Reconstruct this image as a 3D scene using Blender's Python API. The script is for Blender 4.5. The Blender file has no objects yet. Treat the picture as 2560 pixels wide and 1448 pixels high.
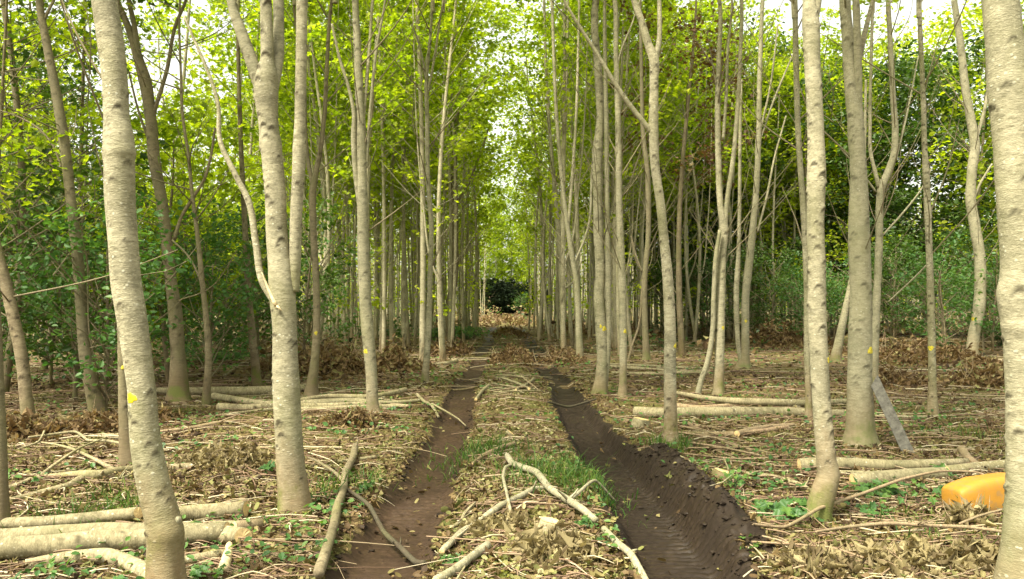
import bpy, math, random
import numpy as np
from mathutils import Matrix, Vector, Euler

sc = bpy.context.scene
COL = sc.collection
rad = math.radians
# ------------------------------------------------------------------ camera, sky, sun, exposure
F, CX, CY, EYE = 2050.0, 1280.0, 724.0, 1.55
cam_d = bpy.data.cameras.new('camera')
cam_d.sensor_width = 36.0
cam_d.lens = 36.0 * F / 2560.0
cam_d.clip_start = 0.05
cam_d.clip_end = 1000.0
cam = bpy.data.objects.new('camera', cam_d)
COL.objects.link(cam)
CAM_ROT = Euler((rad(90 + 1.146), 0, rad(-0.56)))
cam.location = (0, 0, EYE)
cam.rotation_euler = CAM_ROT
sc.camera = cam
CAM_M = CAM_ROT.to_matrix()

SUN_EL, SUN_AZ = 58.0, 225.0          # azimuth clockwise from +Y
world = bpy.data.worlds.new('World')
sc.world = world
world.use_nodes = True
wt = world.node_tree
wt.nodes.clear()
sky = wt.nodes.new('ShaderNodeTexSky')
sky.sky_type = 'NISHITA'
sky.sun_disc = False
sky.sun_elevation = rad(SUN_EL)
sky.sun_rotation = rad(SUN_AZ)
sky.dust_density = 4.0
sky.air_density = 1.0
hs = wt.nodes.new('ShaderNodeHueSaturation')
hs.inputs['Saturation'].default_value = 0.22
bg = wt.nodes.new('ShaderNodeBackground')
bg.inputs['Strength'].default_value = 0.15
wo = wt.nodes.new('ShaderNodeOutputWorld')
wt.links.new(sky.outputs[0], hs.inputs['Color'])
tint = wt.nodes.new('ShaderNodeMix')
tint.data_type = 'RGBA'
tint.blend_type = 'MULTIPLY'
tint.inputs[0].default_value = 1.0
tint.inputs[7].default_value = (1.0, .98, .84, 1)
wt.links.new(hs.outputs[0], tint.inputs[6])
wt.links.new(tint.outputs[2], bg.inputs[0])
wt.links.new(bg.outputs[0], wo.inputs[0])

sun_d = bpy.data.lights.new('sun', 'SUN')
sun_d.energy = 2.9
sun_d.angle = rad(11.0)
sun_d.color = (1.0, 0.93, 0.77)
sun = bpy.data.objects.new('sun', sun_d)
COL.objects.link(sun)
sdir = Vector((math.sin(rad(SUN_AZ)) * math.cos(rad(SUN_EL)), math.cos(rad(SUN_AZ)) * math.cos(rad(SUN_EL)), math.sin(rad(SUN_EL))))
sun.rotation_euler = sdir.to_track_quat('Z', 'Y').to_euler()
sun.location = (-10, -10, 25)

vs = sc.view_settings
vs.view_transform = 'Standard'
vs.look = 'None'
vs.gamma = 1.0
vs.exposure = 1.63
vs.use_curve_mapping = False
cy = sc.cycles
cy.max_bounces = 6
cy.diffuse_bounces = 4
cy.glossy_bounces = 1
cy.transmission_bounces = 4
cy.transparent_max_bounces = 4
cy.use_denoising = True
cy.caustics_reflective = False
cy.caustics_refractive = False
cy.use_adaptive_sampling = True

rng = np.random.default_rng(7)
random.seed(7)

# ------------------------------------------------------------------ numeric helpers
def vn(x, y, seed=0):
    x = np.asarray(x, float); y = np.asarray(y, float)
    ix = np.floor(x).astype(np.int64); iy = np.floor(y).astype(np.int64)
    fx = x - ix; fy = y - iy
    fx = fx * fx * (3 - 2 * fx); fy = fy * fy * (3 - 2 * fy)
    def h(a, b):
        n = (a * 374761393 + b * 668265263 + seed * 974634777) & 0xFFFFFFFF
        n = ((n ^ (n >> 13)) * 1274126177) & 0xFFFFFFFF
        n = n ^ (n >> 16)
        return (n & 0xFFFF) / 65535.0
    return (h(ix, iy) * (1 - fx) + h(ix + 1, iy) * fx) * (1 - fy) + (h(ix, iy + 1) * (1 - fx) + h(ix + 1, iy + 1) * fx) * fy

def sm(a, b, x):
    t = np.clip((x - a) / (b - a), 0, 1)
    return t * t * (3 - 2 * t)

def ray(px, py):
    return CAM_M @ Vector(((px - CX) / F, -(py - CY) / F, -1.0))
def W(px, py, Y):
    d = ray(px, py)
    return np.array(d * (Y / d.y)) + np.array((0, 0, EYE))
def G(px, py):
    d = ray(px, py)
    t = EYE / max(-d.z, 1e-3)
    return np.array(d * t) + np.array((0, 0, EYE))

# ------------------------------------------------------------------ ground shape
LX, RX = -0.71, 1.09
def ruts(x, y):
    wob = 0.07 * (vn(y * 1.3, 3.1, 5) - .5) + 0.05 * (vn(y * 4.1, 9.1, 6) - .5) + 0.03 * (vn(x * 14, y * 14, 8) - .5)
    hl = 0.265 - 0.02 * sm(8, 16, y)
    hr = 0.335 - 0.06 * sm(8, 16, y)
    tl = np.abs(x - LX + 0.05 * np.sin(y * .5)) / (hl + wob)
    tr = np.abs(x - RX + 0.04 * np.sin(y * .6 + 1)) / (hr + wob * 0.9)
    return tl, tr
def berm(x, y):
    c = RX + 0.50 + 0.08 * (vn(y * 1.7, 0.3, 12) - .5)
    win = sm(4.7, 5.8, y) * (1 - sm(8.0, 9.3, y))
    return np.exp(-((x - c) / 0.15) ** 2) * win
def hg(x, y):
    x = np.asarray(x, float); y = np.asarray(y, float)
    z = 0.07 * (vn(x * .45, y * .45, 1) - .5) + 0.05 * (vn(x * 1.7, y * 1.7, 2) - .5) + 0.022 * (vn(x * 6, y * 6, 3) - .5)
    z = z + 0.05 * np.exp(-((x - 0.17) / 0.45) ** 2)
    z = z + 0.35 * sm(60, 105, y) + 0.05 * sm(2, 14, np.abs(x)) * sm(12, 40, y)
    tl, tr = ruts(x, y)
    ml, mr = 1 - sm(.55, 1.15, tl), 1 - sm(.5, 1.06, tr)
    dl = 0.085 - 0.02 * sm(9, 16, y); dr = 0.20 - 0.11 * sm(9, 16, y)
    z = z * (1 - .6 * np.maximum(ml, mr)) - dl * ml - dr * mr
    # tyre lug ridges pressed in the mud
    near = 1 - sm(11, 17, y)
    u = (x - RX) / 0.33
    ph = (y + 0.11 * u * u - 0.05 * u + 0.03 * (vn(x * 2, y * 2, 20) - .5)) / 0.088
    rid = np.abs((ph % 1.0) * 2 - 1)
    rid = sm(.10, .42, rid)
    mR = (1 - sm(.85, 1.12, tr)) * sm(.0, .35, vn(x * 3, y * 1.4, 33) + .12)
    z = z + 0.058 * (rid - .5) * mR * near
    u2 = (x - LX) / 0.26
    ph2 = (y + 0.03 * u2 * u2 + 0.03 * (vn(x * 3, y * 3, 21) - .5)) / 0.088
    rid2 = np.sin(ph2 * 2 * math.pi)
    z = z + 0.014 * rid2 * (1 - sm(.6, .95, tl)) * near * sm(.15, .6, vn(x * 2.5, y * 1.1, 34))
    b = berm(x, y)
    z = z + b * (0.06 + 0.13 * vn(x * 9, y * 9, 13) + 0.06 * vn(x * 22, y * 22, 14))
    mud = np.maximum(np.maximum(ml, mr), b)
    z = z + mud * (0.010 * (vn(x * 17, y * 17, 15) - .5) + 0.008 * (vn(x * 41, y * 41, 16) - .5))
    return z
def hz(x, y):
    return float(hg(x, y))

# ------------------------------------------------------------------ mesh builder
class MB:
    def __init__(s):
        s.v = []; s.f = {}; s.n = 0; s.tone = []; s.tc = []
    def add(s, v, faces, tone=0.0, tc=None):
        v = np.asarray(v, float).reshape(-1, 3); k = len(v)
        for arr in faces:
            arr = np.asarray(arr, np.int64)
            if len(arr):
                s.f.setdefault(arr.shape[1], []).append(arr + s.n)
        s.v.append(v); s.n += k
        s.tone.append(np.broadcast_to(np.asarray(tone, float), (k,)).copy())
        s.tc.append(v.copy() if tc is None else tc)
    def build(s, name, mat, parent=None, smooth=True):
        me = bpy.data.meshes.new(name)
        v = np.concatenate(s.v)
        loops, starts, tot = [], [], 0
        for n in sorted(s.f):
            a = np.concatenate(s.f[n])
            loops.append(a.ravel()); starts.append(tot + n * np.arange(len(a))); tot += a.size
        loops = np.concatenate(loops); starts = np.concatenate(starts)
        me.vertices.add(len(v)); me.vertices.foreach_set('co', v.ravel())
        me.loops.add(len(loops)); me.loops.foreach_set('vertex_index', loops.astype(np.int32))
        me.polygons.add(len(starts)); me.polygons.foreach_set('loop_start', starts.astype(np.int32))
        me.polygons.foreach_set('use_smooth', np.full(len(starts), smooth))
        me.update(calc_edges=True)
        a = me.attributes.new('tone', 'FLOAT', 'POINT'); a.data.foreach_set('value', np.concatenate(s.tone))
        a = me.attributes.new('tc', 'FLOAT_VECTOR', 'POINT'); a.data.foreach_set('vector', np.concatenate(s.tc).ravel())
        me.materials.append(mat)
        o = bpy.data.objects.new(name, me)
        COL.objects.link(o)
        if parent is not None:
            o.parent = parent
        return o

def tag(o, label, cat, group=None, kind=None):
    o['label'] = label
    if cat: o['category'] = cat
    if group: o['group'] = group
    if kind: o['kind'] = kind
    return o
def empty(name, loc):
    o = bpy.data.objects.new(name, None)
    o.empty_display_size = .2
    o.location = [float(c) for c in loc]
    COL.objects.link(o)
    return o

def resample(P, R, step, tens=1.0):
    P = np.asarray(P, float); R = np.asarray(R, float)
    if len(P) == 2:
        P = np.vstack([P[0], (P[0] + P[1]) / 2, P[1]]); R = np.array([R[0], (R[0] + R[1]) / 2, R[1]])
    seg = np.linalg.norm(np.diff(P, axis=0), axis=1)
    s = np.concatenate([[0], np.cumsum(np.maximum(seg, 1e-6))])
    # cubic hermite with finite-difference tangents
    m = np.gradient(P, s, axis=0) * tens
    n = max(3, int(s[-1] / step) + 1)
    q = np.linspace(0, s[-1], n)
    i = np.clip(np.searchsorted(s, q, side='right') - 1, 0, len(s) - 2)
    h = (s[i + 1] - s[i]); t = ((q - s[i]) / h)[:, None]; h = h[:, None]
    C = (2 * t**3 - 3 * t**2 + 1) * P[i] + (t**3 - 2 * t**2 + t) * h * m[i] + (-2 * t**3 + 3 * t**2) * P[i + 1] + (t**3 - t**2) * h * m[i + 1]
    return C, np.interp(q, s, R), q

def tube(mb, P, R, seg=8, step=.1, rough=0.03, scars=(), s0=5.0, flare=0.0, cap=True, seed=0, knots=(), tens=1.0):
    C, r, s = resample(P, R, step, tens)
    n = len(C)
    T = np.gradient(C, axis=0); T /= np.linalg.norm(T, axis=1)[:, None] + 1e-9
    N = np.zeros_like(T)
    a = np.array((0, -1.0, 0)) if abs(T[0][1]) < .8 else np.array((1.0, 0, 0))
    for k in range(n):
        a = a - T[k] * a.dot(T[k]); a /= np.linalg.norm(a) + 1e-9
        N[k] = a
    B = np.cross(T, N)
    th = np.arange(seg) / seg * 2 * math.pi
    S, TH = np.meshgrid(s, th, indexing='ij')
    RR = np.repeat(r[:, None], seg, 1)
    o1 = seed * 7.13 % 97
    cx_, sx_ = np.cos(TH), np.sin(TH)
    nz = (vn(S * 2.2 + o1, cx_ * .8 + o1, 41) - .5) * 1.0 + (vn(S * 9 + o1, cx_ * 2.3 + sx_ * 1.7 + o1, 42) - .5) * .55
    K = 1 + rough * 2 * nz
    if flare:
        K = K + flare * np.exp(-np.maximum(S - .12, 0) / .13) * (1 + .35 * np.cos(3 * TH + o1) + .25 * np.cos(5 * TH + 2 * o1))
    tone = np.zeros_like(S); disp = np.zeros_like(S)
    for (ks, kt, size) in scars:
        du = ((TH - kt + math.pi) % (2 * math.pi) - math.pi) * RR
        dv = S - ks
        m = (np.abs(dv) < 3 * size) & (np.abs(du) < 2.2 * size)
        if not m.any(): continue
        d = dv[m] + du[m] ** 2 / (1.1 * size); w = np.exp(-(du[m] / size) ** 2 * 1.3)
        disp[m] += .30 * size * np.exp(-(d / (.28 * size)) ** 2) * w - .12 * size * np.exp(-((d + .5 * size) / (.3 * size)) ** 2) * w
        tone[m] = np.maximum(tone[m], np.clip(1.5 * np.exp(-((d + .26 * size) / (.30 * size)) ** 2) * w, 0, 1))
    for (ks, amp, wid) in knots:
        K = K + amp * np.exp(-((S - ks) / wid) ** 2) * (1 + .5 * np.cos(2 * TH + ks * 9))
    RR = RR * K + disp
    V = C[:, None, :] + RR[..., None] * (cx_[..., None] * N[:, None, :] + sx_[..., None] * B[:, None, :])
    tc = np.stack([cx_ * r.mean(), sx_ * r.mean(), S + s0], -1).reshape(-1, 3)
    idx = np.arange(n * seg).reshape(n, seg)
    nx = np.roll(idx, -1, 1)
    q = np.stack([idx[:-1], nx[:-1], nx[1:], idx[1:]], -1).reshape(-1, 4)
    faces = [q]
    if cap:
        faces += [idx[0][::-1][None, :], idx[-1][None, :]]
    mb.add(V.reshape(-1, 3), faces, tone.reshape(-1), tc)
    return C, r, s, N, B, V

# leaf templates: (verts, [faces])
def t_syc():
    r = [(.20, -.06), (.48, .10), (.30, .28), (.56, .58), (.22, .60), (0, 1.0)]
    v = [(0, 0, 0)] + [(x, y, .22 * x - .25 * y * y) for x, y in r] + [(-x, y, .22 * x - .25 * y * y) for x, y in r[:-1]]
    return np.array(v), [np.array([[0, 1, 2, 3, 4, 5, 6], [0, 6, 11, 10, 9, 8, 7]])]
def t_simple():
    v = [(0, 0, 0), (.38, .42, .09), (0, 1, -.12), (-.38, .42, .09)]
    return np.array(v), [np.array([[0, 1, 2], [0, 2, 3]])]
def t_oval():
    v = [(0, 0, 0), (.28, .22, .07), (.36, .55, .06), (.2, .85, -.02), (0, 1.05, -.14), (-.2, .85, -.02), (-.36, .55, .06), (-.28, .22, .07)]
    return np.array(v), [np.array([[0, 1, 2, 3, 4], [0, 4, 5, 6, 7]])]
def t_curl(c=1.0):
    v = []
    for j in range(4):
        for i in range(4):
            x = (i / 3 - .5) * (.75 if j in (1, 2) else .4); y = j / 3
            v.append((x * math.cos(c * abs(x) * 2), y - .25 * c * y * y * (.6 + x), c * (1.3 * x * x + .5 * (y - .5) ** 2 + .25 * x * y)))
    f = [(j * 4 + i, j * 4 + i + 1, j * 4 + i + 5, j * 4 + i + 4) for j in range(3) for i in range(3)]
    return np.array(v), [np.array(f)]
SYCW = (t_syc()[0] * np.array((.62, .9, 1)) + np.array([(0, 0, .75 * abs(p[0]) - .55 * p[1] ** 2 + .12 * math.sin(9 * p[0] + 5 * p[1])) for p in t_syc()[0]]), t_syc()[1])
SYC, SIMPLE, OVAL, CURL, CURL2, FLAT = t_syc(), t_simple(), t_oval(), t_curl(1.0), t_curl(1.9), t_curl(.35)

def unit(a):
    return a / (np.linalg.norm(a, axis=-1, keepdims=True) + 1e-9)
def put(mb, tmpl, pos, nrm, size, tone, along=None):
    tv, tf = tmpl
    n = len(pos)
    if n == 0: return
    nrm = unit(nrm)
    u = rng.normal(size=(n, 3)) if along is None else along
    t = unit(u - nrm * (u * nrm).sum(1, keepdims=True))
    s = np.cross(t, nrm)
    size = np.broadcast_to(np.asarray(size, float), (n,))[:, None, None]
    V = pos[:, None, :] + size * (tv[None, :, 0:1] * s[:, None, :] + tv[None, :, 1:2] * t[:, None, :] + tv[None, :, 2:3] * nrm[:, None, :])
    k = len(tv)
    faces = [(f[None] + (np.arange(n) * k)[:, None, None]).reshape(-1, f.shape[1]) for f in tf]
    mb.add(V.reshape(-1, 3), faces, np.repeat(np.broadcast_to(tone, (n,)), k))

# ------------------------------------------------------------------ materials
def mat(name):
    m = bpy.data.materials.new(name); m.use_nodes = True
    nt = m.node_tree; nt.nodes.clear()
    return m, nt
def N_(nt, t, **kw):
    n = nt.nodes.new('ShaderNode' + t)
    for k, v in kw.items():
        if k.startswith('i_'):
            n.inputs[int(k[2:]) if k[2:].isdigit() else k[2:]].default_value = v
        else:
            setattr(n, k, v)
    return n
def L(nt, a, b): nt.links.new(a, b)
def attr(nt, name): return N_(nt, 'Attribute', attribute_name=name)
def noise(nt, vec, scale, detail=4, rough=.6, mscale=None):
    if mscale:
        mp = N_(nt, 'Mapping'); mp.inputs['Scale'].default_value = mscale
        L(nt, vec, mp.inputs[0]); vec = mp.outputs[0]
    n = N_(nt, 'TexNoise'); n.inputs['Scale'].default_value = scale
    n.inputs['Detail'].default_value = detail; n.inputs['Roughness'].default_value = rough
    L(nt, vec, n.inputs['Vector'])
    return n.outputs[0]
def ramp(nt, f, stops, interp='LINEAR'):
    r = N_(nt, 'ValToRGB'); r.color_ramp.interpolation = interp
    e = r.color_ramp.elements
    while len(e) < len(stops): e.new(.5)
    for k, (p, c) in enumerate(stops):
        e[k].position = p; e[k].color = (*c, 1) if len(c) == 3 else c
    L(nt, f, r.inputs[0])
    return r.outputs[0]
def mix(nt, f, a, b):
    m = N_(nt, 'Mix', data_type='RGBA')
    for sock, v in ((m.inputs[0], f), (m.inputs[6], a), (m.inputs[7], b)):
        if isinstance(v, (int, float)): sock.default_value = v
        elif isinstance(v, tuple): sock.default_value = (*v, 1)
        else: L(nt, v, sock)
    return m.outputs[2]
def mr(nt, v, a, b, c=0, d=1):
    m = N_(nt, 'MapRange'); L(nt, v, m.inputs[0])
    for i, x in zip((1, 2, 3, 4), (a, b, c, d)): m.inputs[i].default_value = x
    return m.outputs[0]
def mul(nt, a, b, op='MULTIPLY'):
    m = N_(nt, 'Math', operation=op); 
    for s, v in ((m.inputs[0], a), (m.inputs[1], b)):
        if isinstance(v, (int, float)): s.default_value = v
        else: L(nt, v, s)
    return m.outputs[0]
def out(nt, col, rough=.8, spec=.2, bump=None, bstr=.3, bdist=.01):
    p = N_(nt, 'BsdfPrincipled')
    if isinstance(col, tuple): p.inputs['Base Color'].default_value = (*col, 1)
    else: L(nt, col, p.inputs['Base Color'])
    if isinstance(rough, (int, float)): p.inputs['Roughness'].default_value = rough
    else: L(nt, rough, p.inputs['Roughness'])
    p.inputs['Specular IOR Level'].default_value = spec
    if bump is not None:
        b = N_(nt, 'Bump'); b.inputs['Strength'].default_value = bstr; b.inputs['Distance'].default_value = bdist
        L(nt, bump, b.inputs['Height']); L(nt, b.outputs[0], p.inputs['Normal'])
    o = N_(nt, 'OutputMaterial'); L(nt, p.outputs[0], o.inputs[0])
    return p

def bark(name, pale, dark, lich=(.55, .53, .40), base=(.20, .125, .06), moss=True, lic=.5):
    m, nt = mat(name)
    tc = attr(nt, 'tc').outputs['Vector']
    oi = N_(nt, 'ObjectInfo').outputs['Random']
    ad = N_(nt, 'VectorMath', operation='ADD'); L(nt, tc, ad.inputs[0])
    cb = N_(nt, 'CombineXYZ'); L(nt, mul(nt, oi, 37.0), cb.inputs[0]); L(nt, cb.outputs[0], ad.inputs[1])
    v = ad.outputs[0]
    big = noise(nt, v, 3.0, 3, .6)
    streak = noise(nt, v, 9.0, 7, .75, (1.5, 1.5, 4.2))
    fine = noise(nt, v, 60.0, 3, .6, (1, 1, 2.2))
    c = mix(nt, mr(nt, streak, .38, .60), dark, pale)
    c = mix(nt, mr(nt, big, .42, .66, 0, .7), c, tuple(x * .62 for x in dark))
    c = mix(nt, mr(nt, fine, .50, .72, 0, .40), c, tuple(min(.75, x * 1.5) for x in pale))
    # thin dark lenticel lines
    lent = noise(nt, v, 15.0, 3, .6, (1.6, 1.6, 7))
    c = mix(nt, mr(nt, lent, .60, .68, 0, .65), c, (.06, .045, .022))
    blot = noise(nt, v, 11.0, 5, .7, (1, 1, 1.6))
    c = mix(nt, mr(nt, blot, .52, .64, 0, .6), c, tuple(x * .5 for x in dark))
    # green algae film in vertical patches
    alg = noise(nt, v, 2.2, 4, .6, (1, 1, .5))
    c = mix(nt, mr(nt, alg, .48, .72, 0, .6), c, (.15, .15, .05))
    # pale lichen specks
    vo = N_(nt, 'TexVoronoi'); vo.inputs['Scale'].default_value = 26.0
    L(nt, v, vo.inputs['Vector'])
    spot = mul(nt, mr(nt, vo.outputs['Distance'], .24, .13), mr(nt, noise(nt, v, 5.0, 2), .47, .58))
    c = mix(nt, mul(nt, spot, lic * 1.5), c, lich)
    sep = N_(nt, 'SeparateXYZ'); L(nt, tc, sep.inputs[0])
    hgt = mul(nt, sep.outputs[2], mul(nt, mul(nt, noise(nt, v, 3.0, 5, .7, (1, 1, .35)), .5, 'SUBTRACT'), 2.2), 'ADD')
    c = mix(nt, mul(nt, mr(nt, hgt, .80, .05), .75), c, mix(nt, streak, tuple(x * .6 for x in base), tuple(x * 1.35 for x in base)))
    if moss:
        mo = mul(nt, mr(nt, hgt, .32, -.02), mr(nt, noise(nt, v, 4.0, 4), .44, .56))
        c = mix(nt, mo, c, mix(nt, fine, (.05, .07, .01), (.16, .17, .03)))
    scar = attr(nt, 'tone').outputs['Fac']
    c = mix(nt, mul(nt, scar, .95), c, (.035, .024, .014))
    c = mix(nt, mul(nt, oi, .45), c, mix(nt, big, tuple(x * .75 for x in dark), (.20, .205, .12)))
    h = mul(nt, mul(nt, streak, .6), mul(nt, fine, .5), 'ADD')
    h = mul(nt, h, mul(nt, spot, .25), 'ADD')
    out(nt, c, .85, .18, h, .8, .010)
    return m
BARK = bark('bark_pale', (.44, .40, .27), (.25, .225, .14))
BARK2 = bark('bark_grey_brown_shaded', (.25, .205, .125), (.15, .118, .07), lich=(.34, .33, .22), base=(.13, .08, .04), lic=.3)  # darker bark; on left thicket trees the tone also paints in shade
BARKF = bark('bark_far', (.50, .45, .30), (.33, .29, .185), moss=False)
LOGB = bark('bark_log', (.40, .34, .20), (.19, .155, .085), lic=.6)
STICKB = bark('bark_stick', (.38, .28, .17), (.22, .145, .085), lic=.3)
DARKST = bark('bark_muddy', (.075, .05, .034), (.03, .02, .014), lic=.05)

def leafmat(name, stops, tr=.45, trcol=(1.5, 1.6, .6), rough=.5):
    m, nt = mat(name)
    t = attr(nt, 'tone').outputs['Fac']
    oi = N_(nt, 'ObjectInfo').outputs['Random']
    f = mul(nt, t, mul(nt, mul(nt, oi, .5, 'SUBTRACT'), .22), 'ADD')
    c = ramp(nt, f, stops)
    p = N_(nt, 'BsdfPrincipled'); L(nt, c, p.inputs['Base Color'])
    p.inputs['Roughness'].default_value = rough; p.inputs['Specular IOR Level'].default_value = .35
    tl = N_(nt, 'BsdfTranslucent')
    mm = N_(nt, 'Mix', data_type='RGBA', blend_type='MULTIPLY'); mm.inputs[0].default_value = 1
    L(nt, c, mm.inputs[6]); mm.inputs[7].default_value = (*trcol, 1)
    L(nt, mm.outputs[2], tl.inputs[0])
    ms = N_(nt, 'MixShader'); ms.inputs[0].default_value = tr
    L(nt, p.outputs[0], ms.inputs[1]); L(nt, tl.outputs[0], ms.inputs[2])
    o = N_(nt, 'OutputMaterial'); L(nt, ms.outputs[0], o.inputs[0])
    return m
LEAF = leafmat('leaf_green', [(0, (.055, .088, .010)), (.35, (.145, .195, .012)), (.7, (.30, .345, .018)), (1, (.44, .46, .03))], .56, (1.75, 1.95, .6), .6)
LEAFD = leafmat('leaf_dark_green', [(0, (.022, .05, .012)), (.5, (.045, .09, .016)), (1, (.09, .15, .022))], .4)
LEAFX = leafmat('leaf_tunnel_shade', [(0, (.006, .012, .005)), (.6, (.012, .025, .008)), (1, (.03, .05, .012))], .12, (1, 1, 1), .95)  # near-black leaf colour stands in for shade inside the tunnel mouth
LEAFC = leafmat('leaf_copper', [(0, (.06, .03, .02)), (.6, (.12, .065, .035)), (1, (.16, .13, .04))], .4)
LITTER = leafmat('leaf_litter', [(0, (.04, .024, .012)), (.24, (.095, .058, .024)), (.48, (.19, .13, .05)), (.62, (.115, .13, .032)), (.75, (.26, .21, .085)), (.88, (.19, .20, .055)), (1, (.40, .36, .18))], .2, (1, 1, .8), .7)
BROWN = leafmat('leaf_dead_brown', [(0, (.07, .042, .02)), (.4, (.15, .092, .038)), (.75, (.24, .17, .075)), (1, (.27, .25, .10))], .3, (1.1, 1, .7), .75)
WILT = leafmat('leaf_wilted', [(0, (.13, .095, .045)), (.5, (.25, .20, .095)), (1, (.38, .32, .16))], .3, (1.1, 1.05, .8), .7)
HERB = leafmat('leaf_herb', [(0, (.035, .09, .022)), (.5, (.065, .15, .035)), (1, (.12, .21, .04))], .35)
GRASS = leafmat('grass_blade', [(0, (.03, .075, .012)), (.6, (.06, .135, .02)), (1, (.15, .20, .04))], .35)
MOSS = leafmat('moss', [(0, (.05, .06, .008)), (.6, (.11, .12, .014)), (1, (.18, .17, .02))], .2)

def ground_mat():
    m, nt = mat('forest_floor')
    v = N_(nt, 'NewGeometry').outputs['Position']
    a = noise(nt, v, 1.1, 5, .6); b = noise(nt, v, 14.0, 5, .7); d = noise(nt, v, 55.0, 3, .7)
    c = ramp(nt, b, [(.3, (.045, .028, .014)), (.48, (.105, .068, .032)), (.62, (.19, .135, .06)), (.75, (.26, .20, .09))])
    c = mix(nt, mr(nt, a, .44, .60, 0, .75), c, mix(nt, d, (.05, .06, .012), (.15, .155, .035)))
    c = mix(nt, mr(nt, noise(nt, v, 30.0, 2), .60, .68, 0, .7), c, (.33, .26, .12))
    out(nt, c, .9, .15, mul(nt, b, d, 'ADD'), .8, .03)
    return m
def mud_mat(name, c0, c1, c2):
    m, nt = mat(name)
    v = N_(nt, 'NewGeometry').outputs['Position']
    a = noise(nt, v, 2.3, 5, .6); b = noise(nt, v, 26.0, 5, .7)
    c = ramp(nt, b, [(.3, c0), (.55, c1), (.75, c2)])
    c = mix(nt, mr(nt, a, .42, .66, 0, .7), c, tuple(x * .62 for x in c1))
    r = mr(nt, a, .35, .65, .50, .78)
    out(nt, c, r, .17, b, .35, .006)
    return m
GROUND = ground_mat()
MUDL = mud_mat('mud_reddish', (.026, .0155, .0085), (.050, .030, .017), (.088, .056, .034))
MUDR = mud_mat('mud_dark', (.013, .0085, .005), (.026, .0175, .0105), (.046, .032, .02))

def cut_mat():
    m, nt = mat('cut_wood')
    v = N_(nt, 'TexCoord').outputs['Object']
    w = N_(nt, 'TexWave', wave_type='RINGS', rings_direction='Z'); w.inputs['Scale'].default_value = 45; w.inputs['Distortion'].default_value = 3; w.inputs['Detail'].default_value = 2
    L(nt, v, w.inputs[0])
    c = mix(nt, mul(nt, w.outputs['Fac'], .5), (.68, .50, .24), (.50, .33, .14))
    c = mix(nt, mr(nt, noise(nt, v, 18.0, 4), .5, .7, 0, .5), c, (.42, .29, .13))
    out(nt, c, .75, .2)
    return m
CUT = cut_mat()
def plain(name, c, rough=.6, spec=.3, var=.25, scale=12):
    m, nt = mat(name)
    v = N_(nt, 'TexCoord').outputs['Object']
    n = noise(nt, v, scale, 5, .65)
    out(nt, mix(nt, mr(nt, n, .35, .7), tuple(x * (1 - var) for x in c), tuple(min(1, x * (1 + var)) for x in c)), rough, spec, n, .15, .005)
    return m
PAINT = plain('yellow_paint', (.80, .62, .015), .6, .3, .1, 40)
PAINTF = plain('faded_yellow_paint', (.58, .48, .05), .8, .15, .45, 60)
SPLIT = plain('split_wood', (.55, .44, .25), .8, .2, .3, 30)
GREY = plain('weathered_grey', (.115, .108, .088), .85, .12, .4, 22)
def can_mat():
    m, nt = mat('yellow_plastic')
    v = N_(nt, 'TexCoord').outputs['Object']
    n = noise(nt, v, 7.0, 5, .7)
    c = mix(nt, mr(nt, n, .45, .75, 0, .5), (.38, .185, .022), (.25, .125, .022))
    c = mix(nt, mr(nt, noise(nt, v, 22.0, 4), .52, .66, 0, .7), c, (.26, .16, .06))
    sz_ = N_(nt, 'SeparateXYZ'); L(nt, v, sz_.inputs[0])
    c = mix(nt, mul(nt, mr(nt, mul(nt, sz_.outputs[2], mul(nt, n, .16), 'ADD'), .06, -.04), .8), c, (.16, .10, .04))
    p = out(nt, c, .55, .3, n, .15, .004)
    p.inputs['Subsurface Weight'].default_value = .0
    p.inputs['Subsurface Radius'].default_value = (.02, .01, .003)
    return m
PLASTIC = can_mat()

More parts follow.
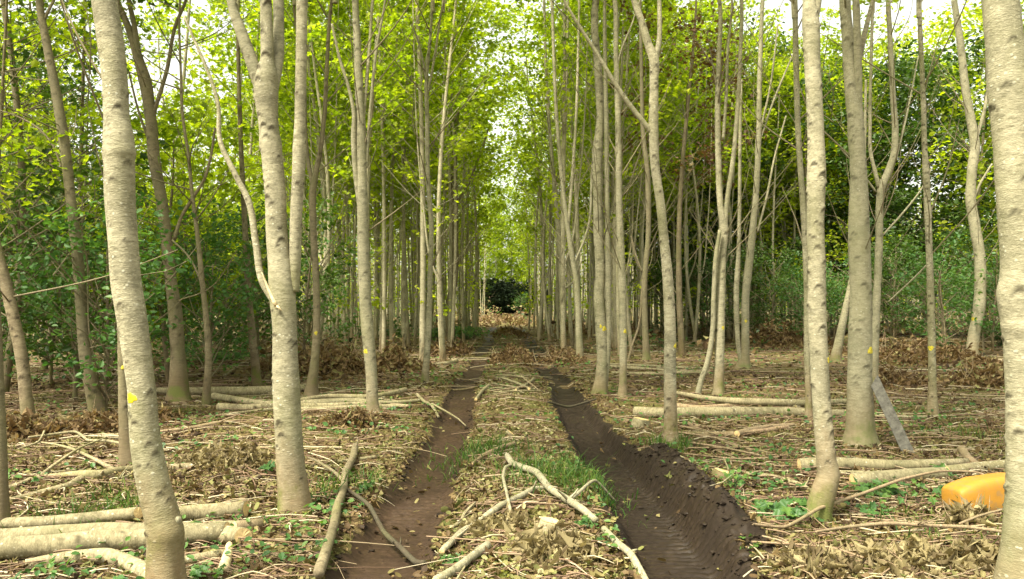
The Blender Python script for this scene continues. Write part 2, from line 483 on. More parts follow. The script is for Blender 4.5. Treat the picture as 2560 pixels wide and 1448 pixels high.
# ------------------------------------------------------------------ ground sheet and wheel ruts
def build_ground():
    fx = np.concatenate([np.arange(-1.12, -0.30, .0125), np.arange(-.30, .62, .03), np.arange(.62, 1.82, .0125), ])
    xl = [-1.12]; st = .03
    while xl[-1] > -90: xl.append(xl[-1] - st); st = min(st * (1.015 if xl[-1] > -5 else 1.06), 4)
    xr = [1.82]; st = .03
    while xr[-1] < 90: xr.append(xr[-1] + st); st = min(st * (1.015 if xr[-1] < 5 else 1.06), 4)
    xs = np.concatenate([np.array(xl[1:])[::-1], fx, np.array(xr)])
    xs = np.unique(np.round(xs, 5))
    ys = [3.0]
    while ys[-1] < 260: ys.append(ys[-1] + min(max(.0085, .0030 * ys[-1] - .0045), 1e9 if ys[-1] > 130 else .22))
    ys = np.concatenate([np.arange(-14, 2.9, .5), np.array(ys)])
    X, Y = np.meshgrid(xs, ys)
    Z = hg(X, Y)
    V = np.stack([X, Y, Z], -1)
    ny, nx = X.shape
    xc = (xs[:-1] + xs[1:]) / 2; yc = (ys[:-1] + ys[1:]) / 2
    XC, YC = np.meshgrid(xc, yc)
    tl, tr = ruts(XC, YC)
    edge = .22 * (vn(XC * 13, YC * 13, 71) - .5) + .24 * (vn(XC * 4, YC * 4, 72) - .5)
    # brash lies over the ruts here and there, most of all over the right one beyond 17 m
    cov_l = (vn(YC * .55, XC * 2, 73) > .72) & (YC > 17)
    cov_r = (YC > 66) | (vn(YC * .9, XC * 5, 74) > 1.05 - .42 * sm(12, 20, YC))
    cov_l |= YC > 70
    L_ = (tl + edge < 1.03) & ~cov_l & (YC > 1)
    R_ = ((tr + edge < 1.10) | ((berm(XC, YC) + edge > .30) & (XC > RX))) & ~cov_r & (YC > 1)
    def part(mask, name, m, lab):
        jj, ii = np.nonzero(mask)
        a = jj * nx + ii
        q = np.stack([a, a + 1, a + nx + 1, a + nx], -1)
        u, inv = np.unique(q, return_inverse=True)
        mb = MB(); mb.add(V.reshape(-1, 3)[u], [inv.reshape(-1, 4)])
        o = mb.build(name, m)
        tag(o, lab, None, None, 'structure')
        return o
    part(~L_ & ~R_, 'ground', GROUND, 'leaf strewn forest floor between and beside the wheel ruts')
    part(L_, 'mud_track', MUDL, 'shallower reddish brown muddy wheel rut, left of the centre strip')
    part(R_, 'mud_track', MUDR, 'deeper dark muddy wheel rut with pressed tyre lug ridges, right of the centre strip')
build_ground()

def copy_tree(o, parent=None):
    c = o.copy(); COL.objects.link(c)
    if parent is not None: c.parent = parent
    for ch in list(o.children): copy_tree(ch, c)
    return c

# ------------------------------------------------------------------ crowns
def crown(seed, axis, z0, R, nlimb, nleaf, lsize, tmpl, steep=1.0, droop=0.0, tone=(.1, .95), rr=.02, low=0, flat=.5, sub=5, prof=None, spread=.22):
    """branches and leaf meshes about an axis of points (n,3) ; returns two MB"""
    r_ = np.random.default_rng(seed)
    br, lf = MB(), MB()
    ax = np.asarray(axis, float)
    zt = ax[-1, 2]
    pos, nr, sz, tn = [], [], [], []
    per = max(1, int(nleaf / (nlimb * sub)))
    for k in range(nlimb):
        f = (k + r_.random()) / nlimb
        z = z0 + (zt - z0) * f * .97
        c = np.array([np.interp(z, ax[:, 2], ax[:, i]) for i in range(3)])
        az = k * 2.39996 + r_.normal() * .5
        pr = (math.sin(math.pi * min(1, .22 + .75 * f)) ** .8) if prof is None else prof(f)
        Lh = R * pr * (.65 + .6 * r_.random())
        up = Lh * (1.0 + .7 * f) * steep * (.7 + .6 * r_.random()) - droop * Lh
        d = np.array((math.cos(az), math.sin(az), 0))
        side = np.array((-d[1], d[0], 0)) * r_.normal() * .22 * Lh
        P = [c, c + d * Lh * .35 + np.array((0, 0, up * .30)) + side * .3, c + d * Lh * .72 + np.array((0, 0, up * .68)) + side, c + d * Lh + np.array((0, 0, up)) + side * 1.2]
        r0 = rr * (.5 + .6 * r_.random()) * (1.15 - .75 * f)
        tube(br, P, [r0, r0 * .7, r0 * .45, r0 * .15], 5, max(.25, Lh / 5), .02, cap=False, seed=seed + k)
        P = np.array(P)
        for q in range(sub):
            t = .30 + .70 * (q + r_.random()) / sub
            b = np.array([np.interp(t, [0, .35, .72, 1], P[:, i]) for i in range(3)])
            dd = d + np.array((r_.normal(), r_.normal(), r_.normal() * .4 + .25 * steep)) * .9
            dd /= np.linalg.norm(dd)
            tl = R * (.22 + .28 * r_.random())
            e = b + dd * tl
            if q % 2 == 0:
                tube(br, [b, (b + e) / 2 + r_.normal(size=3) * .04, e], [r0 * .35, r0 * .25, r0 * .1], 3, .4, .0, cap=False, seed=q)
            m = r_.integers(max(1, int(per * .5)), int(per * 1.5) + 2)
            tt = .25 + .85 * r_.random((m, 1))
            pp = b + (e - b) * tt + r_.normal(size=(m, 3)) * np.array((spread, spread, spread * flat)) * R * .55
            pos.append(pp); base = r_.uniform(tone[0], tone[1])
            tn.append(np.clip(base * .55 + .45 * r_.uniform(tone[0], tone[1], m), 0, 1))
            nr.append(np.array((0, 0, 1.0)) + r_.normal(size=(m, 3)) * .55)
            sz.append(lsize * r_.uniform(.65, 1.25, m))
    for k in range(low):           # short leafy shoots on the bare stem
        z = r_.uniform(1.2, max(1.5, z0)); az = r_.uniform(0, 6.28)
        c = np.array([np.interp(z, ax[:, 2], ax[:, i]) for i in range(3)])
        e = c + np.array((math.cos(az), math.sin(az), .5)) * r_.uniform(.3, .9)
        tube(br, [c, (c + e) / 2 + r_.normal(size=3) * .04, e], [.007, .005, .003], 3, .3, 0, cap=False, seed=k)
        m = r_.integers(4, 14)
        pos.append(c + (e - c) * r_.uniform(.3, 1.1, (m, 1)) + r_.normal(size=(m, 3)) * .10)
        nr.append(np.array((0, 0, 1.0)) + r_.normal(size=(m, 3)) * .5); sz.append(lsize * r_.uniform(.6, 1.1, m)); tn.append(r_.uniform(.4, 1, m))
    if pos:
        put(lf, tmpl, np.concatenate(pos), np.concatenate(nr), np.concatenate(sz), np.concatenate(tn))
    return br, lf

def rand_scars(r_, length, rad0, step=.3, size=.05, z0=.3):
    step *= .34
    s, z = [], z0
    while z < length:
        s.append((z, r_.uniform(0, 6.28), size * r_.uniform(.6, 1.25)))
        if r_.random() < .35: s.append((z + r_.uniform(-.03, .03), r_.uniform(0, 6.28), size * r_.uniform(.6, 1.1)))
        z += step * r_.uniform(.5, 1.5)
    return s

# crown prototypes reused by the individually measured trees (local origin at the crown's foot)
def crown_proto(seed, Hc, R, nl, n, ls, tmpl, leafm):
    ax = np.array([(0, 0, 0), (.05 * R, 0, Hc * .5), (0, .05 * R, Hc)])
    br, lf = crown(seed, ax, 0.1, R, nl, n, ls, tmpl, 1.0, 0, rr=.022)
    tube(br, ax, [.045, .03, .008], 7, .4, .03, cap=False)
    b = br.build('branches', BARKF); l = lf.build('crown', leafm, smooth=False)
    COL.objects.unlink(b); COL.objects.unlink(l)
    return b.data, l.data
PROTO = [crown_proto(101, 6.0, 2.1, 14, 1700, .125, SYC, LEAF), crown_proto(102, 5.0, 1.5, 11, 1100, .125, SYC, LEAF), crown_proto(103, 6.5, 2.2, 15, 1900, .125, SYC, LEAF)]
GM = 'pole stage trees standing near the muddy track'

def mtree(name, label, base, stems, bk=BARK, mark=None, top=6.5, proto=0, cs=1.0, seg=None, seed=1, flare=.45, scar=.045, extend=True, pcrown=True, group=None, knots=(), depth=None):
    r_ = np.random.default_rng(seed * 31 + 5)
    b = G(*base); Y = b[1] if depth is None else depth
    b = W(base[0], base[1], Y)
    z0 = hz(b[0], Y)
    root = empty(name, (b[0], Y, z0))
    tag(root, label, 'tree', group or GM)
    o = np.array((b[0], Y, z0))
    if seg is None: seg = 36 if Y < 7 else 26 if Y < 12 else 16
    step = .016 if Y < 7 else .025 if Y < 12 else .045
    tops = []
    cl = None
    for si, st in enumerate(stems):
        st = list(st)
        P, R = [], []
        dyr = 0 if si == 0 else r_.uniform(-.25, .25)
        for k, (px, py, w) in enumerate(st):
            yy = Y + (dyr * k / max(1, len(st) - 1))
            P.append(W(px, py, yy) - o); R.append(w * .5 * Y / F)
        if si == 0:
            if P[0][2] > -.15:
                P.insert(0, np.array((P[0][0], P[0][1], -.18))); R.insert(0, R[0])
        if extend and P[-1][2] > 2.5 and st[-1][1] <= 20:
            d = P[-1] - P[-2]; d = d / (np.linalg.norm(d) + 1e-9); d = d * .6 + np.array((0, 0, .55)); d /= np.linalg.norm(d)
            if P[-1][2] < top:
                ln = (top - P[-1][2]) / d[2]
                for q in (.5, 1.0):
                    P.append(P[-1] + d * ln * .5 + r_.normal(size=3) * .04); R.append(R[-1] * .82)
            tops.append((P[-1], R[-1]))
        sl = rand_scars(r_, sum(np.linalg.norm(np.diff(np.array(P), axis=0), axis=1)), R[0], .22 if Y < 12 else .30, min(scar * .8, R[0] * .42) if si == 0 else R[0] * .5, .45 if si == 0 else .1)
        mb = MB()
        res = tube(mb, P, R, seg if si == 0 else max(8, seg // 2), step if si == 0 else step * 1.5, .035, sl, -.18 if si == 0 else 5.0, flare if si == 0 else 0, seed=seed * 3 + si, knots=knots if si == 0 else ())
        if si == 0: cl = res
        mb.build('trunk' if si == 0 else 'limb', bk, root)
    if mark:
        marks = mark if isinstance(mark, list) else [mark]
        C, r, s, N, B, V = cl
        sg = V.shape[1]
        for (px, py, w, h) in marks:
            t = W(px, py, Y) - o
            k = int(np.argmin(np.abs(C[:, 2] - t[2])))
            rk = r[k]
            offx = (t[0] - C[k][0])
            # angle about the axis of the painted spot, facing the camera
            dirv = np.array((np.clip(offx / rk, -.93, .93), 0, 0)); dirv[1] = -math.sqrt(1 - dirv[0] ** 2)
            tc_ = math.atan2(dirv.dot(B[k]), dirv.dot(N[k]))
            hw, hh = w * .5 * Y / F / max(.35, abs(dirv[1])), h * .5 * Y / F
            mbp = MB(); vv, na, nr_ = [], 26, 5
            ds = s[1] - s[0]
            for a in range(na):
                wob = 1 + .16 * math.sin(3 * a / na * 6.283 + seed) + .10 * math.sin(7 * a / na * 6.283 + 2 * seed) + r_.normal() * .04
                for j in range(1, nr_ + 1):
                    q = j / nr_ * wob
                    th = tc_ + hw * q * math.cos(a / na * 6.283) / rk
                    fi = np.clip(k + hh * q * math.sin(a / na * 6.283) / ds, 0, len(C) - 2)
                    i0 = int(fi); ff = fi - i0
                    tt = (th / (2 * math.pi) * sg) % sg; j0 = int(tt) % sg; j1 = (j0 + 1) % sg; fj = tt - int(tt)
                    p = (V[i0, j0] * (1 - fj) + V[i0, j1] * fj) * (1 - ff) + (V[i0 + 1, j0] * (1 - fj) + V[i0 + 1, j1] * fj) * ff
                    nrm = p - (C[i0] * (1 - ff) + C[i0 + 1] * ff); nrm /= np.linalg.norm(nrm)
                    vv.append(p + nrm * (.0035 if j < nr_ else .001))
            nrm = math.cos(tc_) * N[k] + math.sin(tc_) * B[k]
            ti = int(round((tc_ / (2 * math.pi) * sg))) % sg
            vv.append(V[k, ti] + nrm * .0035)
            c0 = len(vv) - 1
            q4 = [(a * nr_ + j, ((a + 1) % na) * nr_ + j, ((a + 1) % na) * nr_ + j + 1, a * nr_ + j + 1) for a in range(na) for j in range(nr_ - 1)]
            t3 = [(c0, a * nr_, ((a + 1) % na) * nr_) for a in range(na)]
            mbp.add(np.array(vv), [np.array(q4), np.array(t3)])
            mbp.build('paint_mark', PAINT if Y < 5 else PAINTF, root)
    nb = 0 if Y < 7.5 else 5 if Y < 10 else 12 if Y < 13 else 20
    if nb:
        mb = MB(); C, r = cl[0], cl[1]
        left = b[0] < -4
        for q in range(nb):
            z = r_.uniform(1.0 if left else 1.8, 8.0); k = int(np.argmin(np.abs(C[:, 2] - z))); c = C[k]
            az = r_.uniform(0, 6.28); ln = r_.uniform(.8, 2.3); el = r_.uniform(.15, .8) if left else r_.uniform(.7, 2.0)
            d = np.array((math.cos(az), math.sin(az), el)); d /= np.linalg.norm(d)
            e = c + d * ln + np.array((0, 0, .12 * ln)) + r_.normal(size=3) * .08
            m = c + d * ln * .5 + r_.normal(size=3) * .05
            w = r_.uniform(.006, .014)
            tube(mb, [c, m, e], [w, w * .75, w * .3], 5, .25, .05, cap=False, seed=q)
            for _ in range(int(r_.integers(0, 3))):
                s_ = c + (e - c) * r_.uniform(.3, .8); tube(mb, [s_, s_ + d * ln * .2 + r_.normal(size=3) * .12, s_ + d * ln * .4 + r_.normal(size=3) * .25], [w * .5, w * .4, w * .2], 4, .25, 0, cap=False)
        mb.build('bare_branches', BARK2, root)
    if pcrown:
        for i, (p, rr) in enumerate(tops[:2]):
            bd, ld = PROTO[(proto + i) % 3]
            for nm, dat in (('branches', bd), ('crown', ld)):
                c = bpy.data.objects.new(nm, dat); COL.objects.link(c); c.parent = root
                c.location = p - np.array((0, 0, .25)); k = cs * (1 if i == 0 else .8); c.scale = (k, k, k)
                c.rotation_euler = (0, 0, r_.uniform(0, 6.28))
    return root, cl, o, Y

T = mtree
# ---- left side, near to far
T('tree', 'nearest left trunk with a round yellow paint spot, beside the stacked logs', (415, 1500),
  [[(415, 1500, 88), (413, 1400, 82), (412, 1330, 82), (405, 1290, 80), (394, 1250, 78), (376, 1174, 78), (361, 1074, 72), (354, 974, 67), (341, 874, 70), (326, 774, 72), (314, 700, 72), (307, 600, 70), (300, 500, 70), (298, 400, 70), (296, 345, 74), (292, 300, 62), (287, 200, 60), (276, 100, 62), (260, 0, 58)], [(424, 1308, 36), (440, 1303, 26), (448, 1297, 14)]],
  mark=(341, 989, 27, 25), top=6.0, proto=0, seed=2, scar=.032, pcrown=True, cs=.8, knots=((.52, .09, .05), (2.55, .10, .03)))
t2, cl2, o2, Y2 = T('tree', 'thick grey trunk forking into three stems, a torn limb on its left side', (735, 1282),
  [[(735, 1282, 74), (735, 1274, 72), (727, 1174, 69), (721, 1074, 66), (716, 974, 67), (713, 900, 62), (712, 824, 60), (705, 724, 66), (700, 660, 60), (692, 580, 54), (689, 500, 52), (681, 400, 52), (670, 300, 50), (666, 240, 60), (667, 190, 56), (668, 150, 34), (664, 0, 28)],
   [(735, 730, 26), (738, 650, 29), (740, 550, 30), (745, 450, 31), (748, 375, 33), (750, 300, 27), (753, 150, 26), (755, 0, 29)],
   [(662, 250, 34), (640, 185, 33), (610, 100, 29), (585, 30, 24), (570, -40, 20)],
   [(676, 240, 34), (694, 150, 29), (697, 70, 27), (696, 0, 27)],
   [(694, 770, 17), (655, 700, 18), (640, 610, 17), (620, 500, 16), (590, 440, 14), (550, 350, 12), (545, 260, 10), (520, 180, 8), (490, 110, 7), (460, 40, 5)]],
  top=5.6, proto=1, seed=3, cs=.75, knots=((2.95, .08, .05),))
mbs = MB()
tube(mbs, [W(690, 764, Y2 - .10) - o2, W(668, 715, Y2 - .06) - o2, W(654, 680, Y2 - .06) - o2], [.017, .011, .003], 7, .03, .25, cap=True)
tube(mbs, [W(692, 766, Y2 - .12) - o2, W(704, 776, Y2 - .13) - o2], [.014, .004], 6, .02, .2)
mbs.build('torn_stub', SPLIT, t2)
T('tree', 'slim straight trunk with a faint yellow dab, its foot at the small log stack', (935, 1035),
  [[(936, 1035, 30), (934, 1024, 28), (928, 924, 28), (919, 824, 31), (914, 760, 29), (911, 700, 29), (906, 500, 27), (904, 400, 25), (903, 350, 25), (897, 200, 21), (888, 0, 16)],
   [(902, 530, 15), (890, 430, 15), (884, 340, 14), (885, 290, 10), (872, 220, 8), (850, 150, 7), (830, 60, 6)],
   [(908, 300, 9), (917, 200, 9), (925, 100, 8), (932, 0, 7)],
   [(915, 420, 8), (928, 250, 8), (942, 120, 7), (960, 20, 6)]], mark=(915, 877, 12, 12), seed=4, top=7, proto=2)
T('tree', 'dark brown trunk forking high, left of the torn limb tree', (445, 1003),
  [[(447, 1003, 52), (447, 974, 46), (444, 874, 34), (437, 774, 34), (427, 700, 28), (404, 500, 28), (386, 400, 28), (377, 300, 27), (362, 200, 32), (347, 150, 24), (325, 80, 18), (292, 0, 14)],
   [(378, 300, 12), (398, 240, 10), (416, 180, 10), (440, 60, 9), (465, 0, 8)], [(358, 190, 16), (345, 125, 15), (335, 60, 13), (322, 0, 12)],
   [(435, 600, 10), (455, 540, 9), (485, 490, 9), (510, 450, 8), (525, 400, 7), (538, 320, 6)],
   [(372, 350, 7), (350, 290, 6), (322, 180, 5)]], BARK2, seed=5, top=7.5, proto=0)
T('tree', 'brownish trunk bending left at the far left thicket edge', (230, 1045),
  [[(245, 1045, 40), (232, 980, 34), (215, 900, 30), (205, 780, 28), (199, 700, 27), (177, 500, 24), (160, 350, 25), (134, 200, 22), (115, 100, 19), (98, 0, 17)],
   [(110, 50, 8), (125, 20, 7), (140, -10, 6)], [(155, 420, 6), (130, 360, 5), (100, 325, 5), (40, 290, 4), (-20, 270, 3)]], BARK2, seed=6, top=6.5, proto=1)
T('tree', 'leaning brown trunk by the left picture edge', (75, 1075), [[(75, 1075, 32), (66, 1000, 29), (55, 900, 28), (35, 800, 28), (12, 700, 27), (-10, 620, 26), (-40, 480, 24), (-70, 300, 20), (-90, 0, 16)]], BARK2, seed=7, top=6.5, proto=2)
T('tree', 'brown trunk cut off by the left picture edge, behind the log stack', (2, 1330), [[(2, 1330, 40), (0, 1200, 34), (-5, 1000, 30), (-20, 700, 30), (-50, 300, 26), (-70, 0, 22)]], BARK2, seed=8, top=6, proto=1, cs=.7)
T('tree', 'brown footed trunk half hidden behind the nearest left trunk', (315, 1165), [[(320, 1165, 44), (315, 1080, 32), (310, 1000, 26), (306, 900, 22), (303, 800, 18), (300, 700, 16), (297, 400, 12), (294, 10, 9)]], BARK2, mark=(313, 918, 10, 10), seed=9, top=6, proto=2, cs=.7)
T('tree', 'thin dark sapling beside the dark forked trunk, behind the long log', (515, 1010), [[(515, 1010, 20), (521, 900, 17), (514, 780, 14), (505, 700, 13), (495, 600, 11), (480, 480, 9), (470, 380, 8), (458, 300, 7), (452, 180, 6), (450, 10, 5)], [(512, 760, 6), (500, 700, 6), (470, 640, 5), (430, 600, 4)]], BARK2, seed=10, top=7, proto=1, cs=.7)
T('tree', 'slim brown footed trunk left of the torn limb', (640, 968), [[(642, 968, 24), (632, 850, 19), (622, 740, 15), (612, 560, 14), (605, 420, 12), (600, 300, 11), (597, 200, 10), (594, 10, 8)]], BARK2, seed=11, top=7, proto=0, cs=.8)
T('tree', 'grey trunk with wide root flare and Y fork, right of the three stemmed tree', (778, 993), [[(778, 993, 32), (787, 900, 21), (792, 800, 18), (790, 700, 17), (783, 560, 17), (783, 470, 18), (790, 430, 14), (800, 380, 12), (810, 300, 11), (818, 150, 10), (830, 0, 8)], [(782, 465, 12), (770, 400, 10), (764, 330, 9), (760, 200, 8), (742, 80, 7), (736, 0, 6)]], BARK2, mark=(792, 832, 8, 9), seed=12, top=7, proto=2, flare=.9)
T('tree', 'slim trunk curving at its foot beside the left rut', (1062, 958), [[(1062, 958, 18), (1068, 880, 15), (1071, 830, 15), (1075, 700, 13), (1078, 560, 12), (1070, 450, 11), (1068, 300, 11), (1066, 200, 10), (1075, 100, 7), (1082, 0, 6)], [(1068, 240, 7), (1085, 150, 6), (1100, 50, 5), (1108, 0, 4)], [(1066, 200, 6), (1050, 120, 5), (1030, 60, 4)]], seed=13, top=7.5, proto=0)
T('tree', 'twin stemmed trunk with a swollen knot, farther up left of the left rut', (1124, 868), [[(1122, 868, 22), (1126, 824, 22), (1124, 775, 25), (1130, 730, 20), (1135, 700, 19), (1137, 600, 19), (1136, 500, 18), (1133, 300, 15), (1132, 200, 9), (1128, 100, 8), (1125, 0, 7)], [(1138, 400, 11), (1143, 300, 10), (1150, 170, 9), (1160, 0, 7)], [(1138, 514, 6), (1165, 470, 6), (1195, 400, 5), (1225, 310, 4)], [(1135, 486, 6), (1100, 430, 5), (1078, 390, 4)]], BARK2, seed=14, top=9, proto=1, scar=.09)
# ---- right side
T('tree', 'sturdy straight trunk with a thin second stem and two yellow marks, right of the ruts', (1500, 985), [[(1500, 985, 36), (1504, 940, 31), (1506, 900, 29), (1503, 824, 30), (1498, 724, 27), (1501, 690, 27), (1497, 600, 26), (1495, 500, 25), (1494, 380, 27), (1501, 300, 19), (1497, 200, 20), (1490, 0, 17)], [(1512, 985, 12), (1521, 850, 14), (1521, 700, 15), (1518, 500, 12), (1516, 300, 11), (1513, 150, 10), (1512, 0, 8)]], mark=[(1510, 822, 12, 12), (1500, 818, 6, 9)], seed=15, top=7.5, proto=2, scar=.07)
T('tree', 'slender trunk with a yellow dab just right of the sturdy straight one', (1556, 992), [[(1556, 992, 22), (1557, 960, 19), (1558, 824, 19), (1555, 700, 19), (1548, 500, 16), (1545, 300, 14), (1540, 130, 13), (1537, 0, 12)], [(1540, 180, 6), (1552, 130, 5), (1580, 60, 4), (1600, 0, 4)]], mark=(1562, 826, 8, 11), seed=16, top=7.5, proto=0)
T('tree', 'gently curving pale trunk with moss at its foot, beside the dark mud berm', (1678, 1118), [[(1678, 1118, 38), (1677, 1080, 34), (1676, 1024, 32), (1675, 924, 30), (1675, 824, 29), (1671, 724, 27), (1668, 680, 26), (1660, 600, 24), (1650, 500, 23), (1638, 420, 22), (1634, 325, 25), (1635, 200, 21), (1634, 145, 26), (1622, 115, 21), (1606, 60, 18), (1585, 0, 16)], [(1638, 150, 15), (1648, 100, 13), (1649, 50, 12), (1648, 0, 11)], [(1630, 332, 14), (1600, 295, 13), (1565, 250, 12), (1535, 205, 11), (1490, 130, 9), (1445, 60, 8), (1410, 0, 6)]], mark=(1687, 867, 8, 13), seed=17, top=6.2, proto=1, cs=.8, scar=.04)
T('tree', 'trunk splitting into three upright stems above a sweeping side stem, mid right', (1797, 985), [[(1797, 985, 27), (1798, 940, 24), (1800, 824, 24), (1803, 724, 22), (1805, 640, 21), (1810, 570, 22), (1802, 520, 16), (1796, 400, 15), (1794, 280, 14), (1797, 150, 12), (1798, 0, 10)], [(1812, 575, 13), (1818, 500, 12), (1830, 420, 12), (1842, 300, 11), (1850, 150, 10), (1854, 0, 9)], [(1808, 350, 8), (1815, 250, 8), (1820, 120, 7), (1830, 0, 6)], [(1744, 990, 16), (1752, 955, 14), (1766, 915, 14), (1779, 850, 13), (1785, 724, 12), (1790, 640, 11), (1800, 575, 9)]], mark=(1805, 819, 7, 9), seed=18, top=7.5, proto=2)
T('tree', 'flared trunk with a thin twin stem behind it, in the right clearing', (1860, 922), [[(1860, 922, 30), (1862, 880, 22), (1863, 824, 20), (1865, 724, 19), (1869, 690, 20), (1879, 600, 18), (1889, 500, 15), (1896, 350, 14), (1899, 200, 12), (1906, 0, 9)], [(1858, 925, 13), (1848, 880, 12), (1842, 800, 13), (1841, 724, 14), (1846, 640, 11), (1849, 500, 9), (1850, 350, 8), (1853, 200, 7)], [(1893, 580, 6), (1915, 500, 6), (1935, 400, 5), (1965, 290, 4)], [(1900, 350, 5), (1935, 250, 5), (1985, 130, 4)], [(1900, 330, 5), (1925, 220, 5), (1945, 60, 4)]], mark=(1862, 801, 7, 7), seed=19, top=8, proto=0, flare=.7)
T('tree', 'pale trunk with a brown swollen foot bending at the knot, right foreground', (2047, 1298), [[(2042, 1298, 66), (2048, 1270, 60), (2060, 1225, 58), (2070, 1190, 54), (2066, 1150, 48), (2059, 1074, 46), (2052, 974, 44), (2047, 874, 45), (2042, 774, 44), (2042, 700, 42), (2039, 550, 43), (2041, 440, 47), (2040, 350, 41), (2036, 250, 40), (2030, 150, 39), (2027, 60, 43), (2022, 0, 30)], [(2030, 60, 24), (2040, 25, 22), (2046, -30, 20)]], mark=(2067, 900, 8, 14), seed=20, top=5.2, proto=2, cs=.75, scar=.04, flare=.25)
T('tree', 'slim trunk standing close behind the pale trunk with the swollen foot', (2022, 1050), [[(2022, 1050, 17), (2020, 950, 15), (2018, 900, 15), (2016, 700, 14), (2010, 560, 14), (2001, 420, 14), (1994, 300, 14), (1990, 150, 14), (1987, 0, 13)]], seed=21, top=5.6, proto=1)
T('tree', 'thickest forked pale trunk on the right, the long grey board leaning beside it', (2152, 1115), [[(2152, 1115, 84), (2151, 1074, 68), (2151, 1024, 63), (2149, 924, 57), (2151, 824, 57), (2152, 724, 51), (2151, 700, 52), (2148, 600, 54), (2147, 550, 50), (2147, 450, 41), (2141, 350, 40), (2137, 280, 38), (2128, 200, 35), (2120, 100, 29), (2112, 0, 26)], [(2146, 330, 20), (2146, 200, 19), (2143, 100, 18), (2140, 0, 17)], [(2148, 150, 14), (2158, 100, 14), (2170, 50, 11), (2182, 0, 9)]], mark=(2167, 876, 18, 17), seed=22, top=6, proto=0, cs=.85, flare=.3, scar=.055)
T('tree', 'slender trunk forking in a wide Y behind the thickest pale trunk', (2186, 960), [[(2184, 960, 22), (2187, 850, 20), (2191, 760, 19), (2195, 680, 18), (2198, 600, 18), (2200, 500, 19), (2204, 468, 19), (2218, 435, 18), (2234, 390, 17), (2238, 340, 16), (2233, 250, 14), (2228, 150, 13), (2220, 0, 11)], [(2198, 470, 12), (2188, 430, 10), (2178, 390, 9), (2175, 300, 9), (2178, 150, 8), (2182, 0, 7)], [(2190, 480, 6), (2160, 440, 5), (2100, 370, 4)], [(2240, 400, 5), (2262, 310, 5), (2296, 140, 4)], [(2205, 590, 5), (2255, 535, 5), (2305, 470, 4), (2330, 420, 3)]], seed=23, top=6.4, proto=1, depth=15.5)
T('tree', 'short leaning trunk behind the thickest pale trunk, at the wood edge', (2090, 908), [[(2088, 908, 26), (2096, 860, 22), (2108, 800, 18), (2118, 750, 14), (2130, 690, 12), (2150, 560, 10), (2160, 400, 8), (2165, 200, 6)]], seed=24, top=7, pcrown=False, extend=False)
T('tree', 'very straight slim trunk with a yellow dab, alone in the right clearing', (2331, 1042), [[(2332, 1042, 26), (2331, 960, 19), (2330, 900, 18), (2326, 724, 17), (2322, 600, 16), (2315, 430, 17), (2312, 380, 13), (2308, 250, 12), (2304, 150, 11), (2297, 0, 10)], [(2320, 660, 5), (2290, 690, 4), (2220, 755, 3)]], mark=(2323, 872, 10, 12), seed=25, top=5.5, proto=2, cs=.8)
T('tree', 'snaking pale trunk at the foot of the dark wood, far right', (2430, 898), [[(2430, 898, 30), (2436, 830, 27), (2446, 780, 27), (2450, 724, 27), (2450, 650, 26), (2436, 560, 25), (2427, 500, 24), (2430, 430, 23), (2437, 360, 24), (2430, 315, 22), (2415, 230, 19), (2400, 100, 17), (2385, 0, 14)], [(2441, 345, 9), (2455, 300, 9), (2466, 250, 8), (2472, 190, 6)], [(2430, 508, 6), (2450, 460, 6), (2480, 410, 5)]], mark=(2427, 800, 6, 9), seed=26, top=9, proto=0, scar=.06)
T('tree', 'nearest right trunk, pale and speckled, filling the right picture edge', (2562, 1530), [[(2562, 1540, 170), (2565, 1448, 140), (2570, 1374, 122), (2575, 1224, 112), (2574, 1074, 106), (2570, 924, 106), (2562, 824, 102), (2552, 735, 108), (2556, 700, 100), (2545, 500, 95), (2536, 350, 93), (2524, 215, 106), (2510, 100, 86), (2500, 0, 82)], [(2540, 225, 40), (2580, 160, 36), (2620, 60, 30)]], seed=27, top=5.5, proto=1, cs=.7, flare=.12, scar=.045, knots=((1.62, .08, .04),))
T('tree', 'slim upright trunk at the right rut, left one of two mid distance neighbours', (1408, 882), [[(1409, 882, 16), (1406, 800, 14), (1404, 724, 13), (1400, 640, 12), (1393, 540, 11), (1385, 450, 10), (1376, 350, 9), (1366, 200, 8), (1360, 0, 7)], [(1404, 724, 7), (1420, 716, 6), (1436, 700, 5), (1448, 660, 4)], [(1398, 600, 8), (1404, 500, 8), (1412, 350, 7), (1418, 150, 6), (1420, 0, 5)]], seed=28, top=9, proto=2)
T('tree', 'slim trunk spreading in a fan of thin upright stems, beside the right rut', (1449, 905), [[(1450, 905, 20), (1448, 850, 17), (1445, 760, 15), (1440, 700, 14), (1430, 640, 13), (1418, 560, 12), (1405, 450, 10), (1392, 300, 9), (1385, 150, 8), (1380, 0, 7)], [(1420, 570, 8), (1430, 450, 8), (1440, 300, 7), (1446, 100, 6), (1448, 0, 5)], [(1436, 660, 6), (1470, 570, 6), (1480, 430, 6), (1500, 250, 4)]], seed=29, top=8.5, proto=1)
T('tree', 'straight slim trunk near the far pole stack, right of centre', (1616, 900), [[(1616, 900, 19), (1613, 824, 16), (1611, 724, 14), (1612, 690, 14), (1620, 600, 13), (1621, 500, 14), (1618, 420, 13), (1608, 340, 11), (1604, 200, 9), (1600, 0, 8)], [(1570, 904, 7), (1582, 860, 6), (1596, 820, 6), (1604, 740, 5), (1607, 700, 5)], [(1605, 680, 5), (1590, 640, 5), (1578, 590, 4)]], BARK2, seed=30, top=8.5, proto=0)

MEAS = []
for o in COL.objects:
    if o.type == 'EMPTY' and o.get('category') == 'tree':
        MEAS.append((o.location.x, o.location.y))

